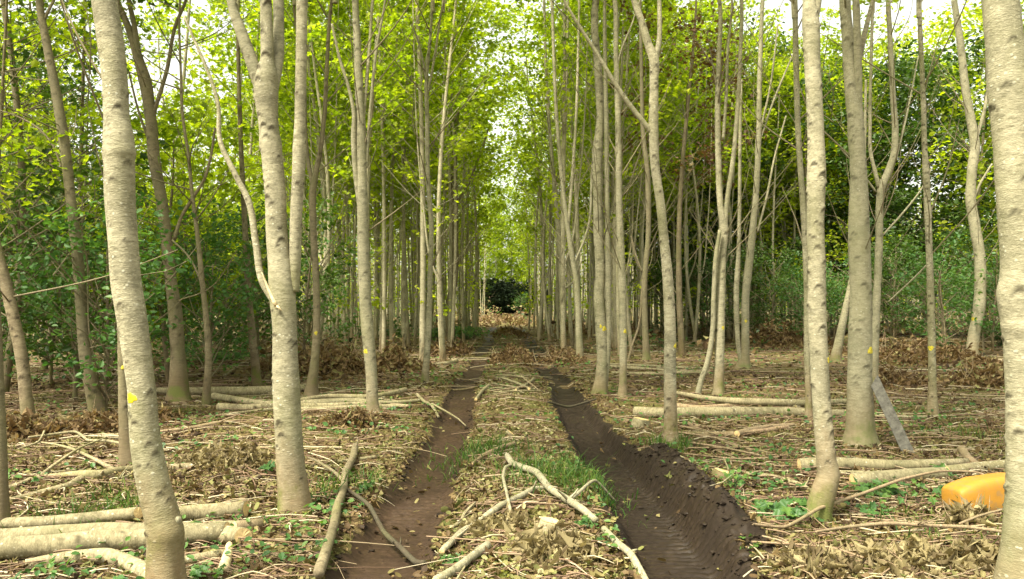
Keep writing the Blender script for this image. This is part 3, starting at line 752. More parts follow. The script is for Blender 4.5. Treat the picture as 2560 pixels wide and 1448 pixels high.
# ------------------------------------------------------------------ plantation rows behind (prototypes copied)
def pole_variant(seed, H, r0, z0, R, nlimb, nleaf, ls, tmpl, low, bk, leafm, fork, segs, name, bare=9, steep=1.0, **kw):
    r_ = np.random.default_rng(seed)
    root = empty(name, (0, 0, 0))
    lean = r_.normal(size=2) * .03 * H * .5
    zz = np.linspace(-.2, H, 7)
    f = (zz + .2) / (H + .2)
    bx = r_.normal() * .18; by = r_.normal() * .18
    ax = np.stack([lean[0] * f + bx * np.sin(f * 5.0), lean[1] * f + by * np.sin(f * 4 + 1), zz], -1)
    rr = r0 * (1 - f) ** .75 + .012
    mb = MB()
    tube(mb, ax, rr, segs, .12, .05, rand_scars(r_, H * .7, r0, .5, r0 * .6, .5), -.2, .35, seed=seed)
    mb.build('trunk', bk, root)
    br, lf = crown(seed, ax, z0, R, nlimb, nleaf, ls, tmpl, steep, rr=.02, low=low, **kw)
    if fork:
        zf = r_.uniform(min(1.0, H * .1), H * .35); az = r_.uniform(0, 6.28)
        c = np.array([np.interp(zf, ax[:, 2], ax[:, i]) for i in range(3)]); d = np.array((math.cos(az), math.sin(az), 0))
        P = [c, c + d * .25 + (0, 0, .6), c + d * .5 + (0, 0, 2.2), c + d * .9 + (0, 0, (H - zf) * .8)]
        m2 = MB(); tube(m2, P, [r0 * .5, r0 * .48, r0 * .4, .01], max(6, segs - 3), .2, .05, seed=seed + 1, cap=False)
        m2.build('limb', bk, root)
    for k in range(bare):
        z = r_.uniform(.12, .62) * H; az = r_.uniform(0, 6.28); ln = r_.uniform(1.0, 2.6); up = r_.uniform(.35, 1.3)
        c = np.array([np.interp(z, ax[:, 2], ax[:, i]) for i in range(3)]); d = np.array((math.cos(az), math.sin(az), up)); d /= np.linalg.norm(d)
        P = [c, c + d * ln * .5 + r_.normal(size=3) * .07, c + d * ln + np.array((0, 0, .10 * ln))]
        q = r_.uniform(.008, .016)
        tube(br, P, [q, q * .7, q * .3], 4, .5, .0, cap=False, seed=k)
        if k % 2: tube(br, [P[1], P[1] + (P[2] - P[1]) * .6 + r_.normal(size=3) * .25], [q * .5, q * .2], 3, .5, 0, cap=False)
    br.build('branches', bk, root)
    lf.build('crown', leafm, root, smooth=False)
    return root
near_v = [pole_variant(200 + i, 13.5 + (i % 3) * .7, .052 + .011 * (i % 3), 5.0 + .5 * (i % 2), 2.0, 17, 1750, .145, SYC, 5, BARKF, LEAF, i % 3 == 1, 9, 'tree', spread=.17, sub=6) for i in range(5)]
far_v = [pole_variant(230 + i, 13.5 + (i % 3) * .6, .06, 4.9, 1.9, 17, 1500, .19, SIMPLE, 12, BARKF, LEAF, False, 6, 'tree', sub=4) for i in range(4)]
def clear_of(x, y, d):
    return all((x - a) ** 2 + ((y - b) * .6) ** 2 > d * d for a, b in MEAS)
rows = []
for k in range(14):
    for sgn in (-1, 1):
        x0 = 2.05 + 2.0 * k if sgn > 0 else 1.95 + 2.0 * k
        y = 21.5 + (k % 2) * .9
        while y < 92:
            x = sgn * x0 + rng.normal() * .28
            yy = y + rng.normal() * .35
            skip = False
            if abs(x) > .64 * yy + 1: skip = True
            if sgn > 0 and k >= 2 and yy < 30 + 1.2 * k: skip = True          # the right clearing
            if sgn < 0 and k >= 1 and yy < 24: skip = True
            if yy > 60 and k > 6: skip = True
            if yy > 40 and k > 9: skip = True
            if sgn < 0 and k >= 6 and yy < 45: skip = True
            if -.49 < x / yy < -.29 and yy > 24 and rng.random() < .9: skip = True   # the bright opening in the left canopy
            if rng.random() < (.10 if yy < 45 else .18): skip = True
            if not skip and clear_of(x, yy, .8): rows.append((yy, x, k, sgn))
            y += 1.6 if yy < 55 else 2.2
rows.sort()
rows = rows[:208]
used = set()
for (yy, x, k, sgn) in rows:
    i = int(rng.integers(0, 5)) if yy < 42 else 5 + int(rng.integers(0, 4))
    src = (near_v + far_v)[i]
    o = src if i not in used else copy_tree(src)
    used.add(i)
    o.location = (x, yy, hz(x, yy))
    o.rotation_euler = (0, 0, rng.uniform(0, 6.28))
    s = rng.uniform(.88, 1.12); o.scale = (s, s, s * rng.uniform(.94, 1.06))
    side = 'left' if sgn < 0 else 'right'
    where = 'lining the track' if k == 0 else 'among the rows behind'
    dist = 'slender leafy pole tree' if yy < 42 else 'distant thin pole tree'
    tag(o, f'{dist} {where}, {side} of the two ruts', 'tree', f'plantation pole trees {side} of the track')

# ------------------------------------------------------------------ left thicket, right dark wood, copper tree, far end
def place(src_list, spots, labelf, cat, group, used, smin=.85, smax=1.15):
    for n, (x, y) in enumerate(spots):
        src = src_list[n % len(src_list)]
        o = src if src.name not in used else copy_tree(src)
        used.add(src.name)
        o.location = (x, y, hz(x, y)); o.rotation_euler = (0, 0, rng.uniform(0, 6.28))
        s = rng.uniform(smin, smax); o.scale = (s, s, s * (.80 if .385 < x / y < .42 and cat == 'tree' else 1))
        tag(o, labelf(x, y, n), cat, group)
us = set()
full = lambda f: .55 + .45 * math.sin(math.pi * min(1, .2 + .8 * f))
thick_v = [pole_variant(300 + i, 9.5 + i, .06, 1.7, 1.9, 24, 2600, .12, SYC, 0, BARK2, LEAF if i != 1 else LEAFD, True, 8, 'tree', bare=40, steep=.55, prof=full) for i in range(3)]
sp = [(-7.6, 12.2), (-8.9, 14.4), (-10.8, 17), (-8.6, 16.6), (-10.9, 19.5), (-12.9, 20.5), (-13.3, 24), (-14.9, 26), (-17.5, 29), (-19, 33), (-16.8, 31), (-21, 36), (-23, 41), (-25, 43), (-28, 47), (-22, 38)]
place(thick_v, sp, lambda x, y, n: 'bushy leafed tree with low branches crowding the left thicket' if y < 22 else 'leafy tree farther back in the left thicket', 'tree', 'trees of the left thicket', us)
wood_v = [pole_variant(320 + i, 13 + i, .11, 1.6, 2.9, 34, 4600, .20, OVAL, 0, BARK2, LEAFD if i != 2 else LEAF, False, 8, 'tree', steep=.35, prof=full) for i in range(3)]
sp = []
for r0 in range(4):
    for q in range(9):
        x = 9.0 + q * 2.5 + r0 * 1.1; y = 43 - q * 2.0 + r0 * 3.0
        sp.append((x + rng.normal() * .4, y + rng.normal() * .5))
sp = [(x, y) for x, y in sp if x < .66 * y + 3]
place(wood_v, sp, lambda x, y, n: 'broad dark leaved tree of the wood edge beyond the right clearing', 'tree', 'dark wood beyond the right clearing', us)
cop = pole_variant(341, 12.5, .09, 4.5, 2.0, 22, 2200, .13, SYC, 0, BARK2, LEAFC, False, 8, 'tree', prof=full)
c = W(1705, 760, 25.0); cop.location = (c[0], 25.0, hz(c[0], 25)); tag(cop, 'tree with reddish copper foliage above the right clearing', 'tree')
low_v = [pole_variant(345 + i, 4.6 + .9 * i, .04, .8, 1.7, 24, 2200, .13, SYC, 0, BARK2, LEAF, True, 6, 'tree', steep=.7, prof=full) for i in range(2)]
sp = [(-6.6, 16.2), (-7.9, 20.5), (-10.6, 24), (-8.6, 24.5), (-8.6, 27.5), (-12.4, 29.5), (-10.2, 31), (-14.2, 34), (-12, 36), (-16.5, 39), (-14, 42), (-18, 45)]
place(low_v, sp, lambda x, y, n: 'low bright leafed young tree below the open gap left of the track', 'tree', 'young trees below the left canopy gap', us)
bush_v = [pole_variant(350 + i, 2.6 + .5 * i, .025, .2, 1.1, 20, 1500, .10, OVAL, 0, BARK2, LEAFD if i else HERB, True, 5, 'shrub', steep=.8, prof=full) for i in range(2)]
sp = [(-5.6, 11.6), (-7.0, 13.6), (-5.2, 14.6), (-8.8, 16.2), (-6.4, 18), (-4.9, 20.5), (-8.0, 20), (-10.5, 20.6), (-5.6, 24), (-7.5, 25), (-7.9, 12.6), (-9.4, 15.0), (-7.4, 16.6), (-10.2, 17.4), (-11.6, 19.2), (-8.9, 22.4), (-12.2, 22.6), (-6.6, 21.8)]
place(bush_v, sp, lambda x, y, n: 'dark green shrub under the left thicket trees', 'shrub', 'shrubs under the left thicket', us)
sp = [(2.0, 97.2), (-2.4, 98), (13.2, 24.5), (15.3, 25.4), (11.2, 30), (13.8, 29), (16.5, 28), (9.5, 33.5), (18, 29.5), (7.6, 37), (12.4, 31.5), (14.6, 30.6), (16.2, 30.2), (11.0, 33.4), (13.4, 33), (15.6, 32.6), (17.8, 31.8), (19.6, 31), (9.0, 36.4), (10.6, 36), (12.6, 35.6), (8.4, 39), (17.0, 26.0), (19.0, 27.6)]
place(bush_v, sp, lambda x, y, n: ('green shrub at the foot of the dark wood on the right' if y < 60 else 'green shrub at the dark mouth of the far track end'), 'shrub', 'shrubs along the right wood edge', us)
tunnel_v = [pole_variant(370 + i, 3.7 + .5 * i, .10, .1, 2.3, 40, 5600, .24, SIMPLE, 0, BARK2, LEAFX, False, 6, 'tunnel_shade_tree', steep=.0, droop=.15, prof=lambda f: 1.05 - .45 * f) for i in range(2)]  # added dark clumps that paint the tunnel's shade at the track end
sp = [(-2.2, 101.5), (.0, 102.5), (2.0, 101.8), (-4, 103), (4.0, 103), (-.9, 100.4), (1.0, 100.6)]
place(tunnel_v, sp, lambda x, y, n: 'added black clump standing in for tunnel shade at the far track end', 'tree', 'dark clumps standing in for tunnel shade', us)

us2 = set()
end_v = [pole_variant(380 + i, 14.5 + i, .09, 3.6, 2.3, 26, 2600, .26, SIMPLE, 0, BARKF, LEAF, False, 6, 'tree', bare=0, prof=full) for i in range(2)]
sp = [(-3.6, 97), (-1.9, 106.5), (1.0, 105.6), (3.3, 97.4), (-.4, 108), (4.9, 98), (-5.2, 98), (2.4, 106), (-.9, 105)]
place(end_v, sp, lambda x, y, n: 'bright leafed tree arching over the dark far end of the track', 'tree', 'trees over the far end of the track', us2)

def distant():
    mb = MB()
    n = 46000
    x = rng.uniform(-85, 85, n); y = 97 + 33 * rng.random(n) - 24 * sm(11, 24, np.abs(x)) * rng.random(n)
    top = 12.0 + 4 * vn(x * .22, y * .1, 61) + 2.5 * (vn(x * .9, y * .3, 62) - .5)
    ang = (x / y + .385) / .085
    top = top * (1 - .38 * np.exp(-ang ** 4))
    z = .1 + top * rng.random(n) ** .8
    keep = ~((np.abs(x + .1) < 1.7) & (z < 4.2) & (y < 101))
    x, y, z = x[keep], y[keep], z[keep]; n = len(x)
    put(mb, SIMPLE, np.stack([x, y, z + hg(x, y)], -1), np.array((0, -.3, 1.0)) + rng.normal(size=(n, 3)) * .6, rng.uniform(.4, .85, n), np.clip(vn(x * .35, z * .35, 63) * .8 + .2 * rng.random(n), 0, 1))
    o = mb.build('distant_wood', LEAF, smooth=False)
    tag(o, 'far leafy wood closing the view behind the plantation rows', 'wood', None, 'stuff')
    mb = MB()
    for q in range(720):
        y = rng.uniform(38, 96); x = rng.uniform(2.2, min(.62 * y, 36)) * (1 if rng.random() < .5 else -1)
        if x > 7 and y < 50: continue
        if -.47 < x / y < -.31 and rng.random() < .6: continue
        h = rng.uniform(8, 12.5); l = rng.normal(size=2) * .35; r0 = rng.uniform(.03, .06); z = hz(x, y)
        tube(mb, [(x, y, z - .1), (x + l[0] * .4 + rng.normal() * .1, y, z + h * .5), (x + l[0], y + l[1], z + h)], [r0, r0 * .75, .01], 5, 1.2, .05, cap=False, seed=q)
    o = mb.build('far_stems', BARKF)
    tag(o, 'crowded thin far stems filling the depth between the plantation rows', 'far stems', None, 'stuff')
    mb, mg = MB(), MB()
    n = 30000
    y = np.exp(rng.uniform(np.log(24), np.log(104), n)); x = rng.uniform(-1, 1, n) * (.64 * y + 2)
    dens = vn(x * .5, y * .35, 64) * .7 + .3 * vn(x * 1.7, y * 1.2, 65)
    thr = .60 - .32 * sm(34, 70, y) + .10 * sm(4, 10, x) * (1 - sm(30, 40, y))
    k = (dens > thr) & (np.abs(x - .2) > (1.9 + .8 * vn(y * .5, x * 0, 66)) * (1 - .85 * sm(60, 75, y))) & ~((x < 0) & (y < 30) & (x > -7))
    x, y, dens = x[k], y[k], dens[k]; n = len(x)
    hh = (.25 + 1.0 * vn(x * .6, y * .6, 67)) * (1 + 1.1 * sm(55, 95, y))
    z = hg(x, y) + hh * rng.random(n) ** 1.3
    gr = vn(x * .3, y * .2, 68) + .25 * (rng.random(n) - .5) > .47
    for m_, kk in ((mb, ~gr), (mg, gr)):
        nn = int(kk.sum())
        put(m_, SIMPLE, np.stack([x, y, z], -1)[kk], np.array((0, -.4, 1.0)) + rng.normal(size=(nn, 3)) * .6, rng.uniform(.10, .24, nn) * (1 + y[kk] / 120), rng.random(nn))
    o = mb.build('withered_undergrowth', BROWN, smooth=False)
    tag(o, 'brown withered undergrowth spreading under the farther trees', 'undergrowth', None, 'stuff')
    o = mg.build('green_undergrowth', LEAFD, smooth=False)
    tag(o, 'green low undergrowth spreading under the farther trees', 'undergrowth', None, 'stuff')
distant()

# ------------------------------------------------------------------ logs, poles and branches lying about
def ground_pts(pl, lift=0.0, lifts=None):
    P, R = [], []
    for k, (px, py, w) in enumerate(pl):
        g = G(px, py + w * .45); r = w * .5 * g[1] / F
        z = hz(g[0], g[1])
        P.append(np.array((g[0], g[1] + r * .5, z + r * .85 + lift + (lifts[k] if lifts else 0)))); R.append(r)
    return P, R
def log(name, label, cat, pl, group=None, m=LOGB, ends=(1, 1), lift=0, lifts=None, subs=(), seg=16, step=.03, rough=.05, scars=True, seed=0):
    P, R = ground_pts(pl, lift, lifts)
    o = np.array(P[0]); root = None
    r_ = np.random.default_rng(seed + len(pl) * 13 + abs(int(pl[0][0])))
    ln = sum(np.linalg.norm(np.diff(np.array(P), axis=0), axis=1))
    mb = MB()
    sl = rand_scars(r_, ln, R[0], .35, R[0] * .5, .1) if scars else ()
    C, r, s, N, B, V = tube(mb, [p - o for p in P], R, seg, step, rough, sl, 5.0, seed=seed + int(pl[0][0]), tens=.55 if name == 'branch' else .8)
    if name == 'branch' and P[0][1] < 12:
        for q in range(int(r_.integers(2, 5))):          # broken side twigs
            k = int(r_.integers(2, len(C) - 2)); az = r_.uniform(0, 6.28)
            d = unit(C[k + 1] - C[k]) * r_.uniform(.2, .9) + np.array((math.cos(az), math.sin(az), abs(r_.normal()) * .5 + .1)); ln = r_.uniform(.02, .14)
            tube(mb, [C[k], C[k] + d * ln * .5, C[k] + d * ln + r_.normal(size=3) * .01], [r[k] * .5, r[k] * .35, r[k] * .2], 6, .03, .08, (), 5.0, seed=q)
    if ends[1] and seg >= 10:            # slanting saw cut
        ring = V[-1]; c0 = ring.mean(0); t0 = unit(C[-1] - C[-2]); dd = (ring - c0) @ np.array((0, .9, -.25))
        ring += t0 * ((dd + r[-1]) * r_.uniform(.4, .9))[:, None]
    for sp_ in subs:
        p2, r2 = ground_pts(sp_[0], lift, sp_[1] if len(sp_) > 1 else None)
        tube(mb, [p - o for p in p2], r2, 8, step, rough, (), 5.0, seed=seed + 3, tens=.55)
    ob = mb.build(name, m); ob.location = o
    tag(ob, label, cat, group)
    for e, k, sg in ((0, 0, -1), (1, -1, 1)):
        if ends[e]:
            ring = V[k]; c = ring.mean(0); t = unit(np.cross(ring[1] - ring[0], ring[len(ring) // 3] - ring[0])) ; t = t if t @ (C[k] - C[k - sg]) > 0 else -t
            q = c + (ring - c) * .93 + t * .004
            mc = MB(); mid = c + (ring - c) * .5 + t * .0055 + r_.normal(size=(len(ring), 1)) * .0015 * t
            n = len(ring); vv = np.vstack([q, mid, [c + t * .006]])
            i = np.arange(n); j = (i + 1) % n
            mc.add(vv, [np.stack([i, j, j + n, i + n], -1), np.stack([i + n, j + n, np.full(n, 2 * n)], -1)])
            cc = mc.build('cut_end', CUT, ob, smooth=False)
    return ob
SL = 'logs stacked at the nearest left trunk'
log('log', 'thick rear log of the near left stack, its bark warm and knobbly', 'log', [(-120, 1350, 52), (0, 1345, 50), (120, 1340, 48), (250, 1336, 48), (370, 1338, 50), (480, 1345, 46), (590, 1352, 44)], SL, seed=1, seg=24)
log('log', 'smooth pale front log of the near left stack with a slanting pale cut face', 'log', [(-120, 1402, 54), (0, 1395, 54), (120, 1384, 54), (250, 1374, 52), (370, 1366, 52), (470, 1358, 48), (548, 1350, 44)], SL, seed=2, seg=24, lift=.025)
log('log', 'short speckled log topmost of the near left stack, right of the trunk', 'log', [(380, 1322, 42), (460, 1298, 42), (530, 1288, 42), (594, 1280, 42)], SL, seed=3, seg=22)
log('log', 'mossy pale crooked log lowest in the near left stack', 'log', [(60, 1425, 28), (150, 1413, 34), (260, 1412, 40), (330, 1432, 40), (385, 1462, 42)], SL, seed=4, seg=20)
log('log', 'thin grey pole under the front log of the near left stack', 'log', [(330, 1432, 24), (440, 1412, 26), (520, 1400, 24), (556, 1395, 22)], SL, seed=5)
log('log', 'stub of pale stick poking out at the cut ends of the near left stack', 'log', [(520, 1332, 15), (570, 1327, 17), (614, 1325, 18)], SL, seed=6, lift=.03)
log('log', 'dark brown log end behind the cut ends of the near left stack', 'log', [(585, 1326, 30), (645, 1314, 28)], SL, seed=7, m=STICKB)
log('log', 'split upright billet beside the cut ends of the near left stack', 'log', [(556, 1432, 30), (566, 1400, 24), (572, 1372, 18)], SL, seed=8, m=SPLIT, ends=(0, 1), scars=False)
log('log', 'long rear log lying behind the dark forked trunk', 'log', [(380, 980, 16), (450, 982, 20), (540, 978, 24), (640, 976, 24), (720, 972, 22), (790, 966, 18)], 'log stack behind the torn limb tree', seed=9)
MS = 'small log stack between the torn limb tree and the left rut'
log('log', 'upper left log of the small mid left stack running behind the thick trunk', 'log', [(532, 990, 20), (600, 997, 18), (660, 1003, 16), (760, 1002, 14), (860, 998, 13), (950, 1000, 11)], MS, seed=10)
log('log', 'front log of the small mid left stack with a mossy dark sawn end', 'log', [(544, 1014, 21), (620, 1016, 19), (690, 1012, 18), (790, 1011, 15), (900, 1007, 13), (985, 1003, 11), (1040, 1001, 9)], MS, seed=11)
log('log', 'thin pale pole along the top of the small mid left stack', 'log', [(745, 1003, 13), (820, 996, 13), (920, 996, 12), (1000, 984, 12), (1012, 980, 12)], MS, seed=12, lift=.05)
log('log', 'bent pole nearest the viewer in the small mid left stack', 'log', [(520, 1036, 6), (620, 1028, 8), (690, 1022, 9), (780, 1020, 12), (880, 1016, 14), (960, 1014, 12), (1030, 1014, 10)], MS, seed=13)
RS = 'felled logs between the curving trunk and the thickest pale trunk'
log('log', 'longest thick log of the right pile lying across behind the slim trunks', 'log', [(1588, 1024, 26), (1660, 1029, 27), (1740, 1029, 28), (1850, 1030, 28), (1950, 1031, 26), (2040, 1032, 22), (2110, 1034, 20)], RS, seed=14, seg=20)
log('log', 'thinner pale log lying on the right pile above the longest one', 'log', [(1692, 986, 10), (1760, 995, 14), (1840, 1005, 17), (1920, 1010, 18), (2010, 1012, 17), (2115, 1010, 14)], RS, seed=15, lift=.03)
log('log', 'short brown log tucked into the left end of the right pile', 'log', [(1690, 1010, 14), (1740, 1014, 13), (1820, 1014, 10)], RS, seed=16, m=STICKB)
PS = 'stack of slim poles beside the sturdy straight trunk'
for i, (pl, lb) in enumerate([([(1515, 912, 9), (1600, 915, 9), (1700, 917, 8), (1790, 920, 6)], 'rearmost slim pole of the stack right of the sturdy straight trunk'),
                              ([(1520, 922, 10), (1620, 925, 9), (1720, 926, 8), (1785, 928, 7)], 'middle slim pole of the stack right of the sturdy straight trunk'),
                              ([(1530, 932, 10), (1620, 935, 10), (1710, 936, 10), (1770, 936, 9)], 'front thick pole of the stack right of the sturdy straight trunk')]):
    log('pole', lb, 'pole', pl, PS, seed=20 + i, seg=10)
FS = 'far stack of pale poles in the right clearing'
for i, pl in enumerate([[(1480, 872, 7), (1540, 866, 7), (1640, 864, 6)], [(1490, 862, 6), (1560, 856, 6), (1660, 856, 5)], [(1510, 852, 6), (1600, 851, 6), (1690, 852, 5)], [(1470, 866, 6), (1520, 860, 6), (1600, 868, 5)]]):
    log('pole', 'pale thin pole heaped in the far stack behind the slim trunks', 'pole', pl, FS, seed=30 + i, seg=8, ends=(1, 0))
for i, (pl, lb) in enumerate([([(975, 915, 7), (1040, 916, 8), (1120, 908, 12), (1140, 902, 13)], 'thick broken pole lying in brown brash at the left rut'), ([(960, 888, 6), (1000, 886, 6), (1012, 886, 6)], 'short pale log piece in the brown brash left of the rut'), ([(1770, 838, 4), (1840, 842, 5), (1890, 850, 5)], 'slim pale pole behind the trunk with three upright stems')]):
    log('pole', lb, 'pole', pl, None, seed=36 + i, seg=8)
NS = 'mossy logs lying beside the yellow canister'
log('log', 'long weathered log crossing behind the swollen foot trunk', 'log', [(2002, 1163, 34), (2080, 1164, 32), (2160, 1165, 30), (2250, 1166, 28), (2340, 1163, 24), (2420, 1157, 18)], NS, seed=40, seg=20, m=LOGB)
log('log', 'short thick pale log in front of the long weathered one, sawn end facing left', 'log', [(2136, 1202, 38), (2200, 1201, 38), (2290, 1198, 36), (2360, 1192, 32)], NS, seed=41, seg=20)
log('log', 'mottled log at the nearest right trunk above the canister', 'log', [(2370, 1180, 26), (2440, 1172, 28), (2520, 1165, 30), (2620, 1160, 30)], NS, seed=42, seg=18)
log('log', 'stubby upturned branch with a sawn yellow end above the canister', 'log', [(2452, 1168, 16), (2425, 1148, 20), (2408, 1132, 22)], NS, seed=43, lifts=[0, .0, 0.02], m=STICKB)
log('log', 'thin pale stick between the two weathered logs', 'stick', [(2095, 1185, 12), (2150, 1186, 11), (2180, 1187, 10)], NS, seed=44)
# bigger branches
log('branch', 'crooked forked pale branch sprawling from behind the nearest left trunk', 'branch', [(500, 1172, 20), (420, 1176, 18), (345, 1172, 18), (290, 1180, 22), (250, 1192, 23), (190, 1194, 22), (150, 1192, 18), (90, 1200, 15), (40, 1222, 15), (-20, 1238, 14)], None, seed=50, ends=(0, 0), step=.04,
    subs=[([(290, 1178, 14), (230, 1160, 8), (180, 1146, 7), (130, 1133, 5), (90, 1126, 4)], [0, .05, .08, .10, .08]), ([(200, 1205, 22), (170, 1222, 19), (110, 1236, 18), (60, 1250, 16), (15, 1262, 15)],), ([(90, 1200, 9), (130, 1180, 8), (200, 1150, 6), (265, 1132, 4)], [0, .05, .1, .12]), ([(110, 1240, 10), (75, 1246, 9), (20, 1256, 7)],)])
log('branch', 'thin bare twiggy branch raised behind the crooked forked one', 'branch', [(330, 1138, 6), (270, 1132, 7), (220, 1122, 6), (180, 1105, 6), (110, 1110, 6), (70, 1116, 5)], None, seed=51, ends=(0, 0), lift=.08, step=.05, subs=[([(110, 1110, 5), (90, 1132, 5), (45, 1146, 4)], [.05, .02, 0])])
log('branch', 'straight pale stick slanting under the crooked forked branch', 'branch', [(335, 1186, 8), (290, 1210, 9), (240, 1230, 8), (195, 1247, 7)], None, seed=52, ends=(0, 0), step=.05)
log('branch', 'stout grey branch lying along the left edge of the left rut', 'branch', [(888, 1125, 15), (882, 1150, 17), (864, 1190, 18), (858, 1240, 20), (842, 1290, 22), (832, 1340, 24), (815, 1400, 26), (795, 1455, 27)], None, seed=53, ends=(1, 0), lift=.04, m=BARK2, rough=.12, subs=[([(862, 1225, 10), (835, 1200, 8), (790, 1178, 6), (770, 1160, 5)], [0, .03, .04, .03])])
log('branch', 'mud caked dark branch lying across the left rut', 'branch', [(862, 1240, 8), (890, 1264, 9), (925, 1296, 11), (960, 1328, 12), (1000, 1362, 13), (1040, 1394, 14), (1060, 1410, 14)], None, seed=54, ends=(0, 0), m=DARKST, lifts=[.05, .08, .10, .08, .07, .05, .03])
log('branch', 'pale branch with a kinked head and side twigs on the centre strip', 'branch', [(1268, 1165, 14), (1282, 1185, 16), (1305, 1198, 16), (1340, 1215, 17), (1375, 1247, 17), (1420, 1282, 18), (1455, 1305, 18), (1490, 1330, 16)], None, seed=55, lift=.05, m=BARK, ends=(1, 0),
    subs=[([(1278, 1188, 7), (1264, 1205, 8), (1258, 1235, 8), (1266, 1270, 8), (1278, 1310, 8), (1284, 1330, 6)], [0, .03, .04, .02, 0, 0]), ([(1422, 1284, 9), (1450, 1262, 9), (1490, 1238, 8), (1540, 1232, 5)], [0, .04, .06, .04])])
log('branch', 'long grey branch running up from lower left across the centre strip', 'branch', [(1105, 1385, 15), (1150, 1350, 18), (1200, 1313, 18), (1250, 1285, 16), (1300, 1263, 15), (1340, 1243, 14), (1390, 1236, 9)], None, seed=56, m=BARK, lift=.02)
log('branch', 'pale pole slanting down along the near side of the right rut', 'branch', [(1510, 1340, 15), (1545, 1375, 17), (1580, 1412, 18), (1620, 1452, 19)], None, seed=57, m=BARK, lift=.03)
log('log', 'sawn pole end with a round pale cut face at the bottom of the centre strip', 'log', [(1090, 1470, 22), (1140, 1440, 22), (1180, 1410, 21), (1217, 1388, 21)], None, seed=58, m=BARK, lift=.03)
log('branch', 'thick pale pole end at the very bottom of the centre strip', 'branch', [(1098, 1442, 18), (1118, 1458, 20), (1140, 1480, 20)], None, seed=59, m=LOGB)
log('branch', 'curved short pale stick left on the centre strip', 'branch', [(1128, 1330, 9), (1152, 1312, 10), (1162, 1290, 9), (1186, 1271, 8)], None, seed=60, m=LOGB, lift=.02)
log('branch', 'brown arched stick on the centre strip behind the grass tufts', 'branch', [(1180, 1168, 9), (1215, 1150, 10), (1255, 1135, 11), (1285, 1124, 12)], None, seed=61, m=STICKB, lift=.02)
log('branch', 'mossy crooked log lying in the right clearing before the long logs', 'branch', [(1722, 1087, 12), (1780, 1087, 13), (1840, 1084, 15), (1900, 1078, 14), (1970, 1068, 12)], None, seed=62, m=STICKB, rough=.1)
log('branch', 'sawn branch meeting the mossy crooked log, pale end facing the viewer', 'branch', [(1844, 1086, 16), (1880, 1078, 14), (1930, 1070, 12), (1985, 1066, 9)], None, seed=63, m=STICKB, ends=(1, 0), lift=.02)
log('branch', 'long pale stick running right from the white topped stump', 'branch', [(1700, 1166, 8), (1760, 1173, 9), (1840, 1180, 12), (1920, 1194, 14), (1990, 1210, 14), (2035, 1226, 10)], None, seed=64, m=LOGB, ends=(0, 0))
log('branch', 'straight brown pole lying right of the nearest left trunk', 'branch', [(430, 1256, 10), (500, 1237, 11), (580, 1215, 12), (660, 1195, 10)], None, seed=65, m=STICKB)
log('branch', 'brown stick lying behind the straight pole, left of the thick trunk', 'branch', [(400, 1080, 9), (470, 1074, 10), (540, 1064, 11), (595, 1056, 10)], None, seed=66, m=STICKB)
log('branch', 'thin stick bowing toward the thick trunk on the left clearing', 'branch', [(405, 1133, 5), (480, 1117, 6), (560, 1102, 7), (640, 1094, 7), (690, 1095, 6)], None, seed=67, m=STICKB, ends=(0, 0))
log('branch', 'pale stick crossing under the stout grey branch left of the rut', 'branch', [(765, 1172, 10), (820, 1158, 11), (880, 1150, 10), (945, 1143, 8)], None, seed=68, m=LOGB, ends=(0, 1))
log('branch', 'long thin pole lying across behind the slim trunk with the yellow dab', 'branch', [(800, 980, 5), (880, 978, 6), (980, 978, 6), (1070, 974, 5), (1150, 966, 5), (1240, 962, 4)], None, seed=69, m=STICKB, ends=(0, 0))
log('branch', 'forked twiggy branch at the left rut edge by the small stack', 'branch', [(1042, 990, 8), (1060, 1006, 8), (1080, 1022, 7), (1096, 1043, 6)], None, seed=70, m=LOGB, ends=(1, 0), lift=.03, subs=[([(1080, 1020, 5), (1110, 1028, 5), (1145, 1042, 4), (1165, 1055, 3)], [.02, .05, .03, 0])])
log('branch', 'pale stick pointing out of the brash heap on the centre strip', 'branch', [(1190, 1008, 7), (1205, 990, 8), (1222, 970, 8)], None, seed=71, m=LOGB, lift=.04)
log('branch', 'pale crooked stick at the right end of the centre strip twig heap', 'branch', [(1290, 995, 6), (1315, 975, 8), (1335, 955, 7)], None, seed=72, m=LOGB, lift=.06)
log('branch', 'long pale stick on top of the centre strip twig heap', 'branch', [(1252, 958, 5), (1290, 972, 7), (1322, 990, 7)], None, seed=73, m=LOGB, lift=.07)
log('branch', 'dark stick lying across the right rut', 'branch', [(1370, 1018, 5), (1420, 1012, 6), (1490, 1005, 5)], None, seed=74, m=DARKST, lift=.08, ends=(0, 0))
log('branch', 'long thin brown switch arching up past the yellow canister', 'branch', [(1880, 1350, 7), (1960, 1335, 8), (2050, 1305, 9), (2150, 1280, 8), (2260, 1258, 7), (2350, 1246, 6), (2450, 1240, 5), (2540, 1260, 4)], None, seed=75, m=STICKB, ends=(0, 0), lifts=[0, .04, .10, .15, .2, .2, .16, .1])
log('branch', 'brown switch lying across the wilted leaves at the lower right', 'branch', [(2040, 1378, 6), (2120, 1362, 8), (2230, 1356, 10), (2320, 1358, 9), (2420, 1363, 9), (2540, 1382, 7)], None, seed=76, m=STICKB, ends=(0, 0), lift=.12, subs=[([(2400, 1362, 6), (2450, 1354, 6), (2530, 1350, 5)], [.02, .05, .08])])
log('branch', 'lowest thin switch under the wilted leaves at the lower right', 'branch', [(1880, 1392, 5), (1990, 1392, 6), (2080, 1400, 6), (2160, 1420, 5)], None, seed=77, m=STICKB, ends=(0, 0), lift=.06)
